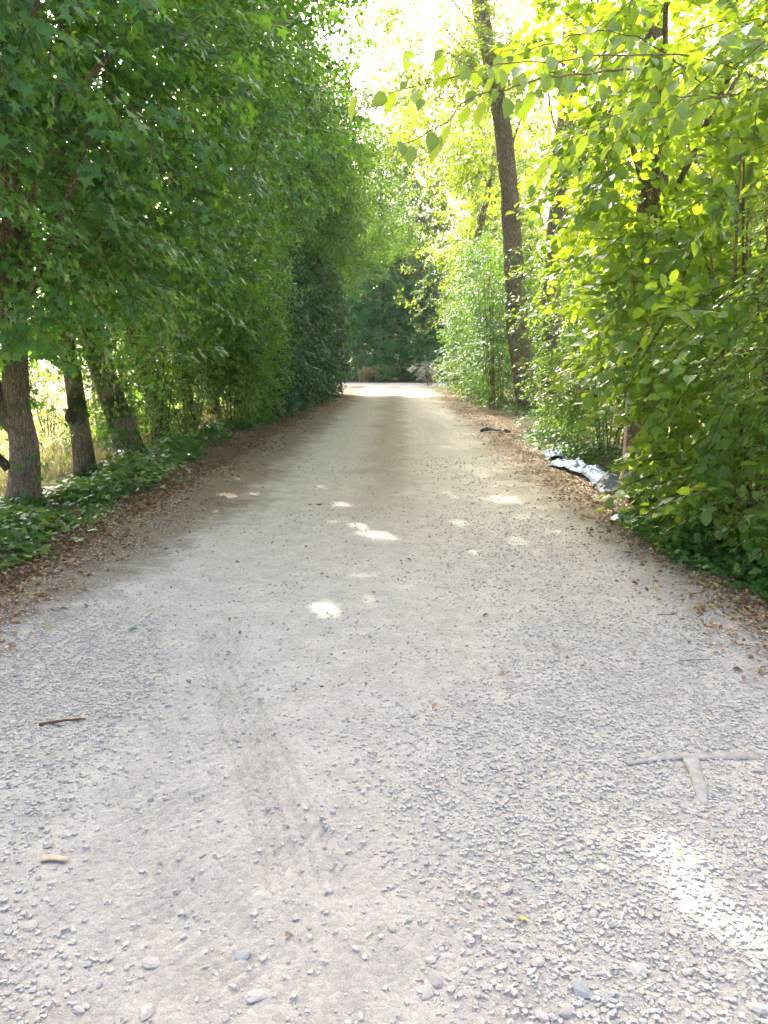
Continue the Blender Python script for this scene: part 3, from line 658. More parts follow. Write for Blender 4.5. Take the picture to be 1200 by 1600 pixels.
shrub('field_hedge', 'green field hedge glimpsed behind the slim trunks on the meadow side', (-6.2, 20), 6, 2.6, [(-6.2, 18.5, 1.3, .8, 1.6, 1.5, 230), (-6.0, 21.5, 1.4, .8, 1.8, 1.6, 230), (-5.6, 24.5, 1.5, .8, 1.8, 1.7, 200)], 'bush', 'alt', DIAM, .5, .11, cat='hedge')
shrub('bush', 'leafy sapling growth between the thick leaning trunk and the slim ones', (-3.9, 12.4), 5, 2.4, [(-3.7, 12.5, 1.3, .45, .7, .8, 90), (-3.6, 13.6, 1.9, .5, .8, .7, 100)], 'bush', 'alt', DIAM, .32, .07)
hedge = shrub('laurel_hedge', 'tall dark glossy evergreen hedge wall ending in an upright edge on the left', (-3.6, 26), 14, 4.2,
      [(-3.35, 20.4, 1.9, .95, 1.7, 1.9, 420), (-3.2, 22.6, 2.3, .95, 1.8, 2.3, 460), (-3.1, 25, 2.5, .95, 1.9, 2.5, 480), (-3.0, 27.5, 2.6, .95, 1.9, 2.6, 480), (-2.95, 30, 2.7, .9, 1.9, 2.7, 480), (-2.95, 32.3, 2.8, .8, 1.6, 2.8, 460)],
      'laurel', 'alt', DIAM, .42, .135, cat='hedge', spread=1.0, kw=dict(lump=.06, shell=.14, gap=1.3), fol=dict(face=1.0))
hb = 'trees arching over the far half of the lane'
for i, (y, x0, lab) in enumerate([(19.5, -4.6, 'leafy tree rising behind the light green bush, yellow-lit along its crown edge'),
                                  (24.5, -4.4, 'tall tree above the dark hedge with boughs leaning over the lane'),
                                  (29.5, -4.2, 'arching tree whose drooping green boughs hang lowest over the lane'),
                                  (35.5, -4.0, 'tree just past the end of the dark hedge, boughs over the lane')]):
    b = (x0, y, float(gz(x0, y)) - .04); c = up(b, (x0, y, 2), (x0 + .3, y + .1, 5), (x0 + .9, y + .3, 9), (x0 + 1.2, y + .4, 11.5))
    tree('hornbeam_tree', lab, b, c, .17, .05, 'bark_dark', [(-2.2, y - .5, 6.0), (-1.2, y + .5, 7.5), (-4.8, y, 7), (-2, y + 1, 8.5)],
         [(-2.8, y, 6.0, 1.5, 2.6, 1.7, 560), (-2.3 + .35 * i, y + .2, 7.0, 1.6 + .25 * i, 2.5, 1.3, 620)], [(-4.6, y + .3, 5.0, 1.2, 2.4, 3.0, 260), (-3.3, y + .3, 9.0, 2.5, 3.0, 2.7, 640)], 'hornbeam', hb,
         low_leaf=.10, high_leaf=.13, kind='alt', tpl=DIAM, L=.55, low_kw=dict(gap=1.1, lump=.25))

# ------------------------------------------------------------------ right side
def lime():
    x0, y0 = 2.85, 8.9; b = (x0, y0, float(gz(x0, y0)) - .03)
    c = up(b, (2.82, 8.9, 1.5), (2.78, 8.9, 3.5), (2.7, 9.0, 5.5), (2.6, 9.2, 9.5))
    t = empty('lime_tree', b, 'broad-leaved lime tree on the right, thick furrowed trunk showing high among glowing leaves', 'tree')
    link('trunk', trunk_mesh(local(c, b), .21, .10, M['bark_grey'], .5, 20), t)
    limbs(t, b, c, [(2.3, 7.4, 3.2), (2.0, 6.4, 4.4), (2.4, 8.2, 2.4), (3.2, 6.4, 4.6), (1.9, 8.6, 5.2), (3.8, 8.5, 5.0)], .05, M['bark_grey'], .55)
    ells = [(2.6, 7.6, 1.8, .7, 1.1, 1.2, 160), (2.45, 7.4, 3.2, .85, 1.2, 1.0, 180), (2.3, 7.2, 4.4, 1.0, 1.3, .8, 110), (2.75, 9.6, 3.6, .8, .8, 1.9, 110), (2.2, 8.0, 5.3, 1.0, 1.3, .6, 40), (2.9, 7.3, .8, .55, .9, .65, 110)]
    O, Nn = crown_points(ells, gap=.62, gscale=1.3)
    foliage(t, b, O, Nn, 'alt', ROUND, M['lime'], .5, .105, 'crown', singles=170, single_tpl=HEART, droop=.4, face=.7, twig_r=.005)
    O, Nn = crown_points([(3.9, 9.4, 8.0, 1.6, 2.0, 2.0, 110)], shell=.45)
    foliage(t, b, O, Nn, 'tuft', DIAM, M['lime'], .5, .13, 'upper_crown', twigs=False)
    return t, b
lime_t, lime_b = lime()
# hazel shrub in front, with the bough that hangs over the lane
hz = shrub('hazel_shrub', 'many-stemmed hazel shrub with large rounded leaves overhanging the lane on the right', (3.05, 6.2), 16, 3.6,
           [(2.75, 6.0, .55, .65, 1.1, .5, 90), (2.75, 6.0, 1.6, .7, .9, .9, 100), (2.65, 5.8, 2.6, .8, .9, .9, 105), (2.65, 5.5, 3.4, .9, .9, .6, 80)], 'lime', 'alt', ROUND, .42, .095, spread=.55, stem_r=.02, kw=dict(gap=.7), fol=dict(singles=130, single_tpl=HEART, face=.7))
hzb = np.array(hz.location)
def add_bough(parent, pb, pts, r, leafm, leaf, every=.075, tpl=OVAL):
    p = spline(pts, 30); p[2:] += np.cumsum(rng.normal(0, .009, (28, 3)), 0); V, F = tube(p, np.linspace(r, r * .25, 30), 6, .04)
    parent = link('bough', mesh('bough', local(V, pb), F, M['stem']), parent)
    lme = mesh('leaf', *tpl, M[leafm])
    seg = np.linalg.norm(np.diff(p, axis=0), axis=1); cum = np.concatenate([[0], np.cumsum(seg)]); n = int(cum[-1] / every)
    for i in range(n):
        u = (i + .8) / n; k = np.searchsorted(cum, u * cum[-1]) - 1; a = p[max(k, 0)]; tg = norm(p[min(k + 1, 29)] - a)
        for sg in ((1, -1) if rng.uniform() < .6 else ((1,) if i % 2 else (-1,))):
            sd = norm(np.cross(tg, [0, 0, 1.0])) * sg
            d = norm(tg * rng.uniform(.2, .7) + sd * rng.uniform(.35, .9) + np.array([0, 0, -rng.uniform(.35, 1.3)]))
            nn = norm(np.array([0, 0, 1.0]) + sd * .5 + rng.normal(0, .35, 3)); y_ = norm(np.cross(nn, d)); z_ = np.cross(d, y_)
            s = leaf * rng.uniform(.5, 1.25); q = a + d * .02 + rng.normal(0, leaf * .22, 3)
            if rng.uniform() < .12: continue
            m = Matrix.Identity(4)
            for j in range(3): m[j][0] = d[j] * s; m[j][1] = y_[j] * s; m[j][2] = z_[j] * s; m[j][3] = q[j] - pb[j]
            o = link('leaf', lme, parent); o.matrix_basis = m
add_bough(t3, b3, [(-3.8, 9.9, 1.5), (-3.5, 9.3, 1.42), (-3.36, 9.15, 1.2), (-3.28, 9.05, .92)], .005, 'weed', .055, .045)
add_bough(t3, b3, [(-3.7, 9.8, 1.7), (-3.55, 9.4, 1.6), (-3.42, 9.2, 1.42), (-3.38, 9.15, 1.25)], .004, 'weed', .05, .045)
add_bough(t6, b6, [(-3.2, 5.6, 3.95), (-2.65, 5.5, 3.85), (-2.38, 5.42, 3.62), (-2.2, 5.38, 3.35)], .005, 'weed', .06, .05)
add_bough(t6, b6, [(-3.0, 5.8, 4.0), (-2.5, 5.7, 4.05), (-2.1, 5.6, 3.92), (-1.9, 5.55, 3.7)], .005, 'maple', .06, .05)
add_bough(hz, hzb, [(2.6, 5.6, 3.25), (1.7, 4.9, 3.18), (.9, 4.5, 3.04), (.3, 4.2, 2.90), (-.22, 4.05, 2.80)], .006, 'lime', .125)
add_bough(hz, hzb, [(1.3, 4.7, 3.08), (.8, 4.3, 2.96), (.35, 4.1, 2.78), (.02, 4.0, 2.60)], .007, 'lime', .12)
add_bough(hz, hzb, [(.9, 4.5, 3.04), (.72, 4.4, 2.92), (.6, 4.35, 2.78)], .004, 'lime', .11)
add_bough(hz, hzb, [(.4, 4.25, 2.92), (.28, 4.3, 3.0), (.1, 4.35, 3.02)], .004, 'lime', .10)
add_bough(hz, hzb, [(1.7, 4.9, 3.18), (1.45, 4.75, 3.0), (1.3, 4.7, 2.8)], .004, 'lime', .12)
add_bough(hz, hzb, [(2.1, 5.2, 3.1), (1.5, 4.9, 3.0), (1.0, 4.7, 2.8), (.72, 4.6, 2.55)], .005, 'lime', .12)
add_bough(hz, hzb, [(2.2, 5.6, 3.2), (1.5, 5.3, 3.45), (.9, 5.1, 3.4), (.4, 5.0, 3.2)], .006, 'lime', .12)
add_bough(hz, hzb, [(2.5, 5.3, 3.2), (1.8, 4.8, 2.95), (1.3, 4.5, 2.68), (.95, 4.3, 2.42)], .005, 'lime', .105)
add_bough(hz, hzb, [(2.6, 5.4, 2.8), (2.1, 5.0, 2.52), (1.75, 4.8, 2.25), (1.5, 4.7, 2.0)], .007, 'lime', .10)
pv = shrub('privet_shrub', 'small-leaved twiggy shrub filling the right edge beside the hazel', (3.1, 4.9), 12, 3.0,
      [(2.85, 5.0, 1.5, .6, .8, 1.0, 300), (2.75, 4.8, 2.7, .65, .8, .9, 320), (2.7, 4.6, 3.5, .7, .8, .6, 130), (2.95, 5.1, .6, .6, .8, .5, 140)], 'privet', 'alt', DIAM, .3, .046, stem_r=.010, spread=.7, kw=dict(gap=.7), fol=dict(twig_r=.0035))
shrub('elm_shrub', 'yellow-green leafy shrub behind the blue sheet on the right verge', (3.3, 11.8), 8, 2.6,
      [(3.0, 11.6, 1.2, .75, 1.2, 1.0, 260), (3.1, 12.2, 2.4, .9, 1.3, 1.0, 260), (3.2, 14.5, 1.6, .8, 1.4, 1.4, 240)], 'bush', 'alt', DIAM, .38, .068)
shrub('dogwood_shrub', 'shrub with broad sunlit leaves behind the lime tree', (4.3, 12.5), 6, 4.5,
      [(4.3, 12.4, 3.4, 1.2, 1.6, 1.6, 240), (4.9, 10.4, 2.2, .8, 1.3, 1.7, 130)], 'lime', 'alt', DIAM, .5, .10)
# trunks in the middle distance
T1b = (3.95, 22.6, float(gz(3.95, 22.6)) - .04)
T1c = up(T1b, (3.72, 22.5, .9), (3.45, 22.3, 2.2), (3.22, 22.1, 4.1), (3.0, 22, 6.2), (2.58, 22, 8.6), (2.1, 22, 10.6), (1.7, 22, 13))
tree('poplar_tree', 'leaning dark trunk rising over the lane on the right, thin bright crown', T1b, T1c, .36, .17, 'bark_grey',
     [(1.2, 21, 9.5), (3.6, 23, 10), (.8, 23, 11.5), (2.6, 20.5, 8.0), (3.6, 21, 8.2)], [(1.5, 21.5, 9.2, 2.0, 2.0, 1.7, 480), (3.3, 22.5, 9.2, 1.8, 2.0, 2.0, 420), (2.2, 23.0, 7.0, 1.4, 1.3, 1.0, 150), (-.2, 24.0, 11.0, 1.7, 2.0, 1.0, 230), (.6, 25.5, 9.0, 1.2, 1.4, .9, 130)], [(1.9, 22.5, 12.2, 2.6, 2.6, 2.0, 200)], 'airy', 'slender trees on the right verge',
     low_leaf=.10, high_leaf=.11, kind='alt', tpl=DIAM, L=.5, low_kw=dict(gap=.55, shell=.6), high_kw=dict(gap=.5, shell=.6), flare=.55, limb_r=.05, h0=.8)
trunk_ivy(bpy.data.objects['poplar_tree'].children[0], T1b, T1c, .37, .22, .1, 8.0, 900, .12, tpl=LANCE, matl='willow')
T2b = (4.75, 23.6, float(gz(4.75, 23.6)) - .04)
T2c = up(T2b, (4.7, 23.6, 1.2), (4.6, 23.6, 3.5), (4.75, 23.6, 7.5), (4.9, 23.8, 12))
tree('poplar_tree', 'upright rough-barked trunk standing just right of the leaning one', T2b, T2c, .34, .2, 'bark_grey',
     [(4.2, 23, 9), (6, 23, 9), (5.4, 25, 11)], [(5.4, 24, 8.6, 1.9, 2.2, 2.2, 340), (5.6, 24.6, 5.6, 1.4, 1.6, 1.4, 180)], [(4.9, 24, 12.5, 2.6, 2.6, 2.2, 220)], 'airy', 'slender trees on the right verge',
     low_leaf=.10, high_leaf=.11, kind='alt', tpl=DIAM, L=.5, low_kw=dict(gap=.4, shell=.6), high_kw=dict(gap=.5, shell=.6), limb_r=.06, h0=.8)
trunk_ivy(bpy.data.objects['poplar_tree.001'].children[0], T2b, T2c, .35, .24, .1, 8.0, 700, .11, tpl=LANCE, matl='willow')
T3b = (3.6, 33, float(gz(3.6, 33)) - .04)
T3c = up(T3b, (3.4, 33, 3), (3.3, 33, 6), (3.9, 33.2, 9), (4.1, 33.4, 12.5))
tree('poplar_tree', 'slim pale trunk seen far back between the bright leaves on the right', T3b, T3c, .22, .08, 'bark_grey',
     [(2.4, 32, 10), (5, 33, 10), (2, 34, 12)], [(2.2, 32.5, 9.8, 2.3, 2.4, 2.6, 440), (4.6, 33, 9.0, 2.2, 2.4, 2.6, 400), (3.2, 33.5, 6.0, 1.6, 1.8, 1.4, 220)], [(3.6, 33, 14, 3.0, 3.0, 2.0, 220)], 'airy', 'slender trees on the right verge',
     low_leaf=.115, high_leaf=.13, kind='alt', tpl=DIAM, L=.6, low_kw=dict(gap=.5, shell=.6), high_kw=dict(gap=.6, shell=.6), limb_r=.05, h0=.8)
shrub('willow_shrub', 'feathery narrow-leaved shrub growing round the foot of the leaning trunk', (3.1, 23.6), 12, 4.6,
      [(2.95, 24.0, 1.7, .75, 1.2, 1.7, 260), (2.75, 23.9, 3.9, .8, 1.2, 1.6, 270), (4.4, 25.2, 3.0, .8, 1.0, 2.4, 180), (3.35, 21.6, 3.6, .35, .4, 1.7, 34), (3.3, 21.8, 1.6, .4, .5, 1.2, 30)], 'willow', 'willow', LANCE, .5, .15, stem_r=.012, spread=.9, kw=dict(gap=.6), fol=dict(droop=.1))
for i, (x0, y0, h, lab, k) in enumerate([(3.3, 26.5, 4.6, 'dark green rounded bush beyond the narrow-leaved shrub', 'hornbeam'), (3.1, 30.0, 5.0, 'tall leafy bush midway along the far right verge', 'bush'),
                                       (3.0, 34.5, 4.2, 'last green bush on the right before the crossing track', 'hornbeam')]):
    shrub('bush', lab, (x0 + .2, y0), 6, h, [(x0 + .1, y0, h * .3, 1.0, 1.8, h * .32, 300), (x0 + .2, y0 + .3, h * .72, 1.15, 1.9, h * .3, 320)], k, 'alt', DIAM, .5, .095, 'bushes along the far right verge')

# ------------------------------------------------------------------ far end of the lane
shrub('silvery_bush', 'small whitish grey bush at the right corner of the crossing track', (1.85, 43.8), 5, 1.3, [(1.85, 43.8, .75, .45, .5, .7, 150)], 'silver', 'alt', DIAM, .3, .07)
shrub('small_bush', 'small round green bush on the verge across the far track', (-.85, 50.3), 5, 1.2, [(-.85, 50.3, .65, .7, .6, .65, 130)], 'bush', 'alt', DIAM, .3, .09)
gt = empty('grass_tuft', (-2.05, 50.0, 0), 'pale yellow tuft of tall grass beside the small round bush', 'grass tuft')
n = 160; P = np.stack([rng.normal(0, .14, n), rng.normal(0, .14, n), np.zeros(n)], 1); D = np.stack([rng.normal(.25, .35, n), rng.normal(0, .35, n), np.ones(n)], 1)
V, F = leaf_arrays((BLADE[0] * np.array([1, 1.6, 1]), BLADE[1]), P, D, rng.normal(size=(n, 3)), rng.uniform(.4, 1.15, n)); link('blades', mesh('blades', V, F, M['dry_grass']), gt)['kind'] = 'stuff'
far_spec = [(-.9, 56, 8.4, 3.2, 'far', 'bluish green round tree facing down the lane beyond the crossing'), (3.2, 57, 9.0, 3.0, 'far', 'dark tree with a bare thin trunk right of the round tree'),
            (-4.9, 56.5, 14, 3.8, 'far', 'dark tall tree left of the round tree, mostly behind the hedge end'), (7.2, 53, 12, 3.2, 'hornbeam', 'green tree behind the last right-hand bush'),
            (.6, 60, 25, 5.0, 'airy', 'tallest pale tree rising behind the round tree'), (-4.2, 60, 20, 4.8, 'hornbeam', 'tall light green tree rising behind the left part of the wood'), (6.6, 61, 25, 5.0, 'airy', 'tall sunlit yellow-green tree rising in the wood to the right'),
            (13.5, 58, 18, 4.4, 'airy', 'sunlit tree far right in the wood behind the upright trunk'), (-13, 60, 14, 4.4, 'hornbeam', 'far tree in the wood seen over the meadow'), (19, 52, 15, 4.4, 'airy', 'outermost far tree behind the right verge'),
            (5.2, 42, 15, 3.2, 'airy', 'yellow-green tree at the right corner of the crossing track'), (10.0, 36, 15, 3.4, 'airy', 'bright tree behind the two trunks on the right verge'), (9.5, 26, 13, 3.2, 'airy', 'sunlit tree in the field behind the upright right trunk'), (8.5, 16, 11, 3.0, 'airy', 'sunlit tree behind the lime and the broad-leaved shrub')]
def far_crown(dense, v):
    n = 620 if dense else 640
    O, Nn = crown_points([(0, 0, 3.6, 3, 3, 2.7, n), (0, 0, 6.9, 2.7, 2.7, 3.0, n)], shell=.3 if dense else .45, gap=1.3 if dense else .95, lump=.3)
    O = O + 0.0; A, U = frames(O, Nn)
    P, D, NN, S = sprays('alt', O, A, U, rng.uniform(.6, 1.1, len(O)) * (.85 if dense else .8), .20 if dense else .17, cull=False)
    return mesh('crown', *leaf_arrays(DIAM, P, D, NN, S), M['far'])
FC = {True: [far_crown(True, i) for i in range(2)], False: [far_crown(False, i) for i in range(3)]}
for i, (x, y, h, r, k, lab) in enumerate(far_spec):
    b = (x, y, float(gz(x, y)) - .05); c = up(b, (x + .1, y, h * .25), (x - .1, y, h * .5), (x + .1, y, h * .85))
    t = tree('woodland_tree', lab, b, c, .13 + .004 * h, .05, 'bark_dark' if k != 'airy' else 'bark_grey', [(x - r * .5, y - .5, h * .5), (x + r * .5, y - .3, h * .55), (x, y - 1, h * .7)], [], [], k, 'woodland trees beyond the lane')
    fl = FC[k != 'airy']; o = link('crown', fl[i % len(fl)], t); o['kind'] = 'stuff'
    o.scale = (r / 3, r / 3, h / 10); o.rotation_euler = (0, 0, rng.uniform(0, 6.28))
    o.material_slots[0].link = 'OBJECT'; o.material_slots[0].material = M[k]
n = 30000; x = rng.normal(0, 28, n); y = 70 + rng.uniform(0, 22, n); z = rng.uniform(.03, 1, n) ** .8 * (11 + 3 * noise(np.stack([x, y, 0 * x], -1), .12))
V, F = leaf_arrays(DIAM, np.stack([x, y, z], 1), rng.normal(size=(n, 3)), rng.normal(size=(n, 3)) + np.array([0, -.5, 1]), rng.uniform(.35, .75, n))
tag(link('distant_wood', mesh('wood', V, F, M['hornbeam'])), 'mass of distant woodland closing the view behind the far trees', kind='stuff')
for (x, y, lab) in [(-3.4, 54.5, 'dark undergrowth bush left under the round far tree'), (.6, 55.5, 'dark undergrowth bush under the round far tree'), (4.6, 53.5, 'dark undergrowth bush right of the far trunks'), (-7.5, 53, 'undergrowth bush at the far left of the crossing'), (-1.6, 53.2, 'low green undergrowth bush just behind the small round bush'), (2.3, 53.6, 'low green undergrowth bush behind the whitish grey bush'), (7.8, 51.5, 'undergrowth bush at the far right of the crossing')]:
    shrub('bush', lab, (x, y), 3, 2.2, [(x, y, 1.1, 2.2, 1.3, 1.3, 330)], 'far', 'alt', DIAM, .6, .13, 'undergrowth below the far trees')
# meadow side
for (x, y, h, lab) in [(-17, 34, 7, 'large bush at the far side of the sunny meadow'), (-22, 27, 8, 'wide tree at the meadow edge behind the left trunks'), (-12, 44, 9, 'tree at the back of the meadow'), (-28, 40, 10, 'distant tree closing the meadow')]:
    shrub('meadow_bush', lab, (x, y), 3, h * .7, [(x, y, h * .45, h * .5, h * .4, h * .5, 420)], 'hornbeam', 'alt', DIAM, .8, .16, 'bushes and trees round the meadow')
shrub('weed_clump', 'pale yellow-green weed clump standing in the sunny meadow behind the trunks', (-6.9, 15.2), 9, 1.5, [(-6.9, 15.2, .85, .5, .5, .8, 70)], 'weed', 'alt', DIAM, .3, .06, spread=.4, stem_r=.008)

# ------------------------------------------------------------------ ground cover, litter, small things
def ivy_bed(label, n, pts, hgt, leaf=.06, matl='ivy', tpl=IVY):
    """pts: list of (x, y, rx, ry, weight)"""
    w = np.array([p[4] for p in pts], float); w /= w.sum(); k = rng.choice(len(pts), n, p=w); q = np.array([p[:4] for p in pts])[k]
    d = rng.normal(size=(n, 2)); d = d / np.linalg.norm(d, axis=1)[:, None] * np.sqrt(rng.uniform(0, 1, n))[:, None]
    x = q[:, 0] + d[:, 0] * q[:, 2]; y = q[:, 1] + d[:, 1] * q[:, 3]
    P2 = np.stack([x, y, 0 * x], -1); lump = np.clip(.55 + .5 * noise(P2, 1.1), .08, 1.3)
    keep = rng.uniform(0, 1, n) < lump + .2; x, y, lump, d = x[keep], y[keep], lump[keep], d[keep]
    e = 1 - (d ** 2).sum(1) ** 1.5
    z = gz(x, y) + .02 + hgt * lump * e * rng.uniform(.25, 1, len(x))
    P = np.stack([x, y, z], 1); a = rng.uniform(0, 6.28, len(x))
    D = np.stack([np.cos(a), np.sin(a), rng.uniform(-.7, .15, len(x))], 1); NN = np.stack([rng.normal(0, .4, len(x)), rng.normal(-.15, .4, len(x)), np.ones(len(x))], 1)
    V, F = leaf_arrays(tpl, P, D, NN, rng.uniform(.6, 1.35, len(x)) * leaf)
    return tag(link('ivy_ground_cover', mesh('ivy', V, F, M[matl])), label, kind='stuff')
ivy_bed('ivy and low plants carpeting the left verge round the trunks', 9800, [(-3.5, 5.6, .75, 1.1, 1.6), (-3.5, 7.2, .72, 1.2, 2.2), (-3.45, 9.0, .6, 1.4, 1.8), (-3.5, 11.3, .55, 1.5, 1.4), (-3.6, 14, .5, 1.8, 1.0), (-3.5, 16.8, .55, 1.4, 1.1), (-3.2, 18.5, .4, 2, .7), (-2.9, 23, .35, 3, .5), (-2.6, 29, .35, 3.5, .5)], .26, .068)
ivy_bed('ivy and low plants spilling onto the right verge below the shrubs', 9500, [(2.4, 5.5, .35, .9, 1.3), (2.3, 6.9, .3, .7, .6), (2.75, 13.5, .5, 2.2, 1.0), (2.75, 4.7, .55, .7, 1.6), (2.6, 5.9, .6, .9, 1.9), (2.55, 7.0, .55, .7, 1.2), (2.9, 8.2, .4, .6, .6), (3.0, 11.6, .6, 1.6, 1.4), (3.1, 14.5, .7, 1.8, 1.2), (3.4, 18, .6, 1.8, .7), (3.6, 22, .6, 1.5, .7), (3.0, 27, .5, 3, .5)], .24, .066)

ivy_bed('bright green seedlings and weeds at the edge of the near right verge', 420, [(2.55, 5.0, .3, .6, 1), (2.35, 6.2, .25, .6, .8)], .2, .07, 'weed', OVAL)
ivy_bed('sparse young weeds along the near left verge', 260, [(-3.0, 6.2, .4, 1.0, 1), (-2.9, 9, .3, 1.5, .8)], .2, .07, 'weed', IVY)
def litter(label, n, y0, y1, xc, sd, s0=.02, s1=.055, name='leaf_litter'):
    y = y0 * (y1 / y0) ** rng.uniform(0, 1, n); x = np.array([xc(v) for v in y]) + rng.normal(0, 1, n) * sd
    P2 = np.stack([x, y, 0 * x], -1); k = rng.uniform(0, 1, n) < np.clip(.65 + .5 * noise(P2, 1.0, 2.0), .1, 1); x, y = x[k], y[k]
    z = np.maximum(gz(x, y), lane_z(x, y)) + rng.uniform(.004, .02, len(x)); P = np.stack([x, y, z], 1); a = rng.uniform(0, 6.28, len(x))
    D = np.stack([np.cos(a), np.sin(a), rng.normal(0, .25, len(x))], 1); NN = np.stack([rng.normal(0, .4, len(x)), rng.normal(0, .4, len(x)), np.ones(len(x))], 1)
    V, F = leaf_arrays((OVAL[0] * np.array([1, 1, 2.2]), OVAL[1]), P, D, NN, rng.uniform(s0, s1, len(x)))
    return tag(link(name, mesh('litter', V, F, M['deadleaf'])), label, kind='stuff')
litter('dry brown leaves strewn along the left edge of the lane', 12000, 3.2, 36, lambda v: -2.66 + .35 * min(1, max(0, (v - 14) / 16)), .30)
litter('dry brown leaves strewn along the right edge of the lane', 12000, 3.4, 36, lambda v: 2.32 - .1 * min(1, max(0, (v - 6) / 6)), .26)
litter('scattered dead leaf scraps across the old lane surface', 2600, 3.2, 30, lambda v: 0.0, 1.5, .01, .026)
# twig litter
n = 380; y = 3.0 * 10 ** rng.uniform(0, 1, n); x = np.where(rng.uniform(0, 1, n) < .5, -2.6, 2.35) + rng.normal(0, .35, n); a = rng.uniform(0, 6.28, n)
V, F = twig_arrays(np.stack([x, y, np.maximum(gz(x, y), lane_z(x, y)) + .008], 1), np.stack([np.cos(a), np.sin(a), np.full(n, .05)], 1), rng.uniform(.05, .22, n), .003)
tag(link('twig_litter', mesh('twig_litter', V, F, M['twig'])), 'thin fallen twigs lying in the leaf litter', kind='stuff')
# dry grass of the meadow
n = 14000; y = rng.uniform(6, 22, n); x = -4.25 - rng.uniform(0, 1, n) ** 1.4 * 8; P = np.stack([x, y, gz(x, y)], 1)
D = np.stack([rng.normal(0, .5, n), rng.normal(0, .5, n), np.ones(n)], 1)
V, F = leaf_arrays((BLADE[0] * np.array([1, 2.2, 1]), BLADE[1]), P, D, rng.normal(size=(n, 3)), rng.uniform(.06, .2, n))
tag(link('meadow_grass', mesh('meadow_grass', V, F, M['dry_grass'])), 'short dry yellow grass of the sunny meadow', kind='stuff')

def one_leaf(name, label, x, y, s, matl, tpl=OVAL, group=None, cat='leaf', curl=2.0):
    o = link(name, mesh('leaf', tpl[0] * np.array([1, 1, curl]), tpl[1], M[matl]), None, (x, y, float(lane_z(np.array(x), np.array(y))) + .012))
    o.scale = (s, s, s); o.rotation_euler = (rng.normal(0, .2), rng.normal(0, .2), rng.uniform(0, 6.28))
    return tag(o, label, cat, group)
one_leaf('fallen_leaf', 'green leaf lying flat on the gravel toward the left of the lane', -1.43, 4.05, .06, 'greenleaf')
one_leaf('fallen_leaf', 'tiny yellow leaf on the gravel below the half-buried root', .75, 2.38, .028, 'yellowleaf')
one_leaf('fallen_leaf', 'tiny yellow leaf inside the sunlit streak at lower right', .88, 2.12, .026, 'yellowleaf')
one_leaf('fallen_leaf', 'yellowish leaf between blue-grey stones near the bottom centre', .36, 1.82, .034, 'yellowleaf')
for (x, y) in [(-.92, 4.1), (-.85, 3.75), (-1.0, 4.25), (.02, 3.9), (.36, 4.0), (.6, 4.3), (-.1, 4.8), (-.5, 5.2), (.1, 5.6), (.55, 3.4), (.9, 3.9), (1.2, 3.6), (1.6, 3.9), (-1.5, 4.9), (-.7, 6.1), (.3, 6.4), (-1.2, 6.2), (.8, 5.4), (1.1, 4.7), (-.2, 3.3), (.28, 3.1), (-1.75, 3.7), (-1.2, 5.5), (1.35, 5.2), (-.35, 1.75), (.72, 3.05), (1.22, 2.1), (1.3, 1.95)]:
    one_leaf('dry_leaf', 'small curled brown leaf lying loose on the gravel lane', x + rng.normal(0, .04), y + rng.normal(0, .05), rng.uniform(.022, .045), 'deadleaf', group='brown leaves loose on the lane', curl=3.0)
def stick(name, label, pts, r, matl='twig', cat='stick'):
    p = np.array([(a, b_, float(lane_z(np.array(a), np.array(b_))) + h) for a, b_, h in pts])
    V, F = tube(spline(p, 12), r * np.linspace(1, .55, 12) * (1 + .1 * np.sin(np.arange(12) * 2.3)), 7, .1)
    return tag(link(name, mesh(name, local(V, p[0]), F, M[matl]), None, p[0]), label, cat)
stick('stick', 'dark thin stick lying on the gravel at the left', [(-1.47, 2.92, .01), (-1.38, 2.95, .014), (-1.30, 2.98, .008)], .008)
M['pale_wood'] = plain_mat('pale_wood', [(0.3, (0.40, 0.31, 0.20)), (0.7, (0.55, 0.45, 0.31))], island=False, bscale=30, bump=.5)
stick('bark_piece', 'pale tan flat piece of bark at the left edge near the bottom', [(-1.08, 2.085, .006), (-1.05, 2.09, .009), (-1.0, 2.085, .006)], .017, 'pale_wood', 'bark').scale = (1.0, 1.0, .4)
M['root'] = plain_mat('dusty_root', [(0.25, (0.17, 0.16, 0.145)), (0.5, (0.30, 0.285, 0.26)), (0.75, (0.41, 0.395, 0.36))], island=False, bscale=22, bump=.6)
rt = empty('tree_root', (1.1, 2.7, 0), 'smooth grey dusty root forking in a T, half buried at the right', 'root')
for nm, pts, r in (('root_bar', [(.88, 2.68, .0), (1.05, 2.715, .008), (1.2, 2.72, .01), (1.5, 2.72, .012), (1.9, 2.76, .01)], (.012, .034)), ('root_branch', [(1.13, 2.71, .006), (1.115, 2.62, .004), (1.09, 2.50, -.004), (1.07, 2.42, -.02)], (.036, .022))):
    p = spline([(a - 1.1, b_ - 2.7, float(lane_z(np.array(a), np.array(b_))) + h) for a, b_, h in pts], 24); V, F = tube(p, np.linspace(r[0], r[1], 24), 12, .16)
    V[:, 2] = np.where(V[:, 2] > 0, V[:, 2] * .35, V[:, 2]); link(nm, mesh(nm, V, F, M['root']), rt)

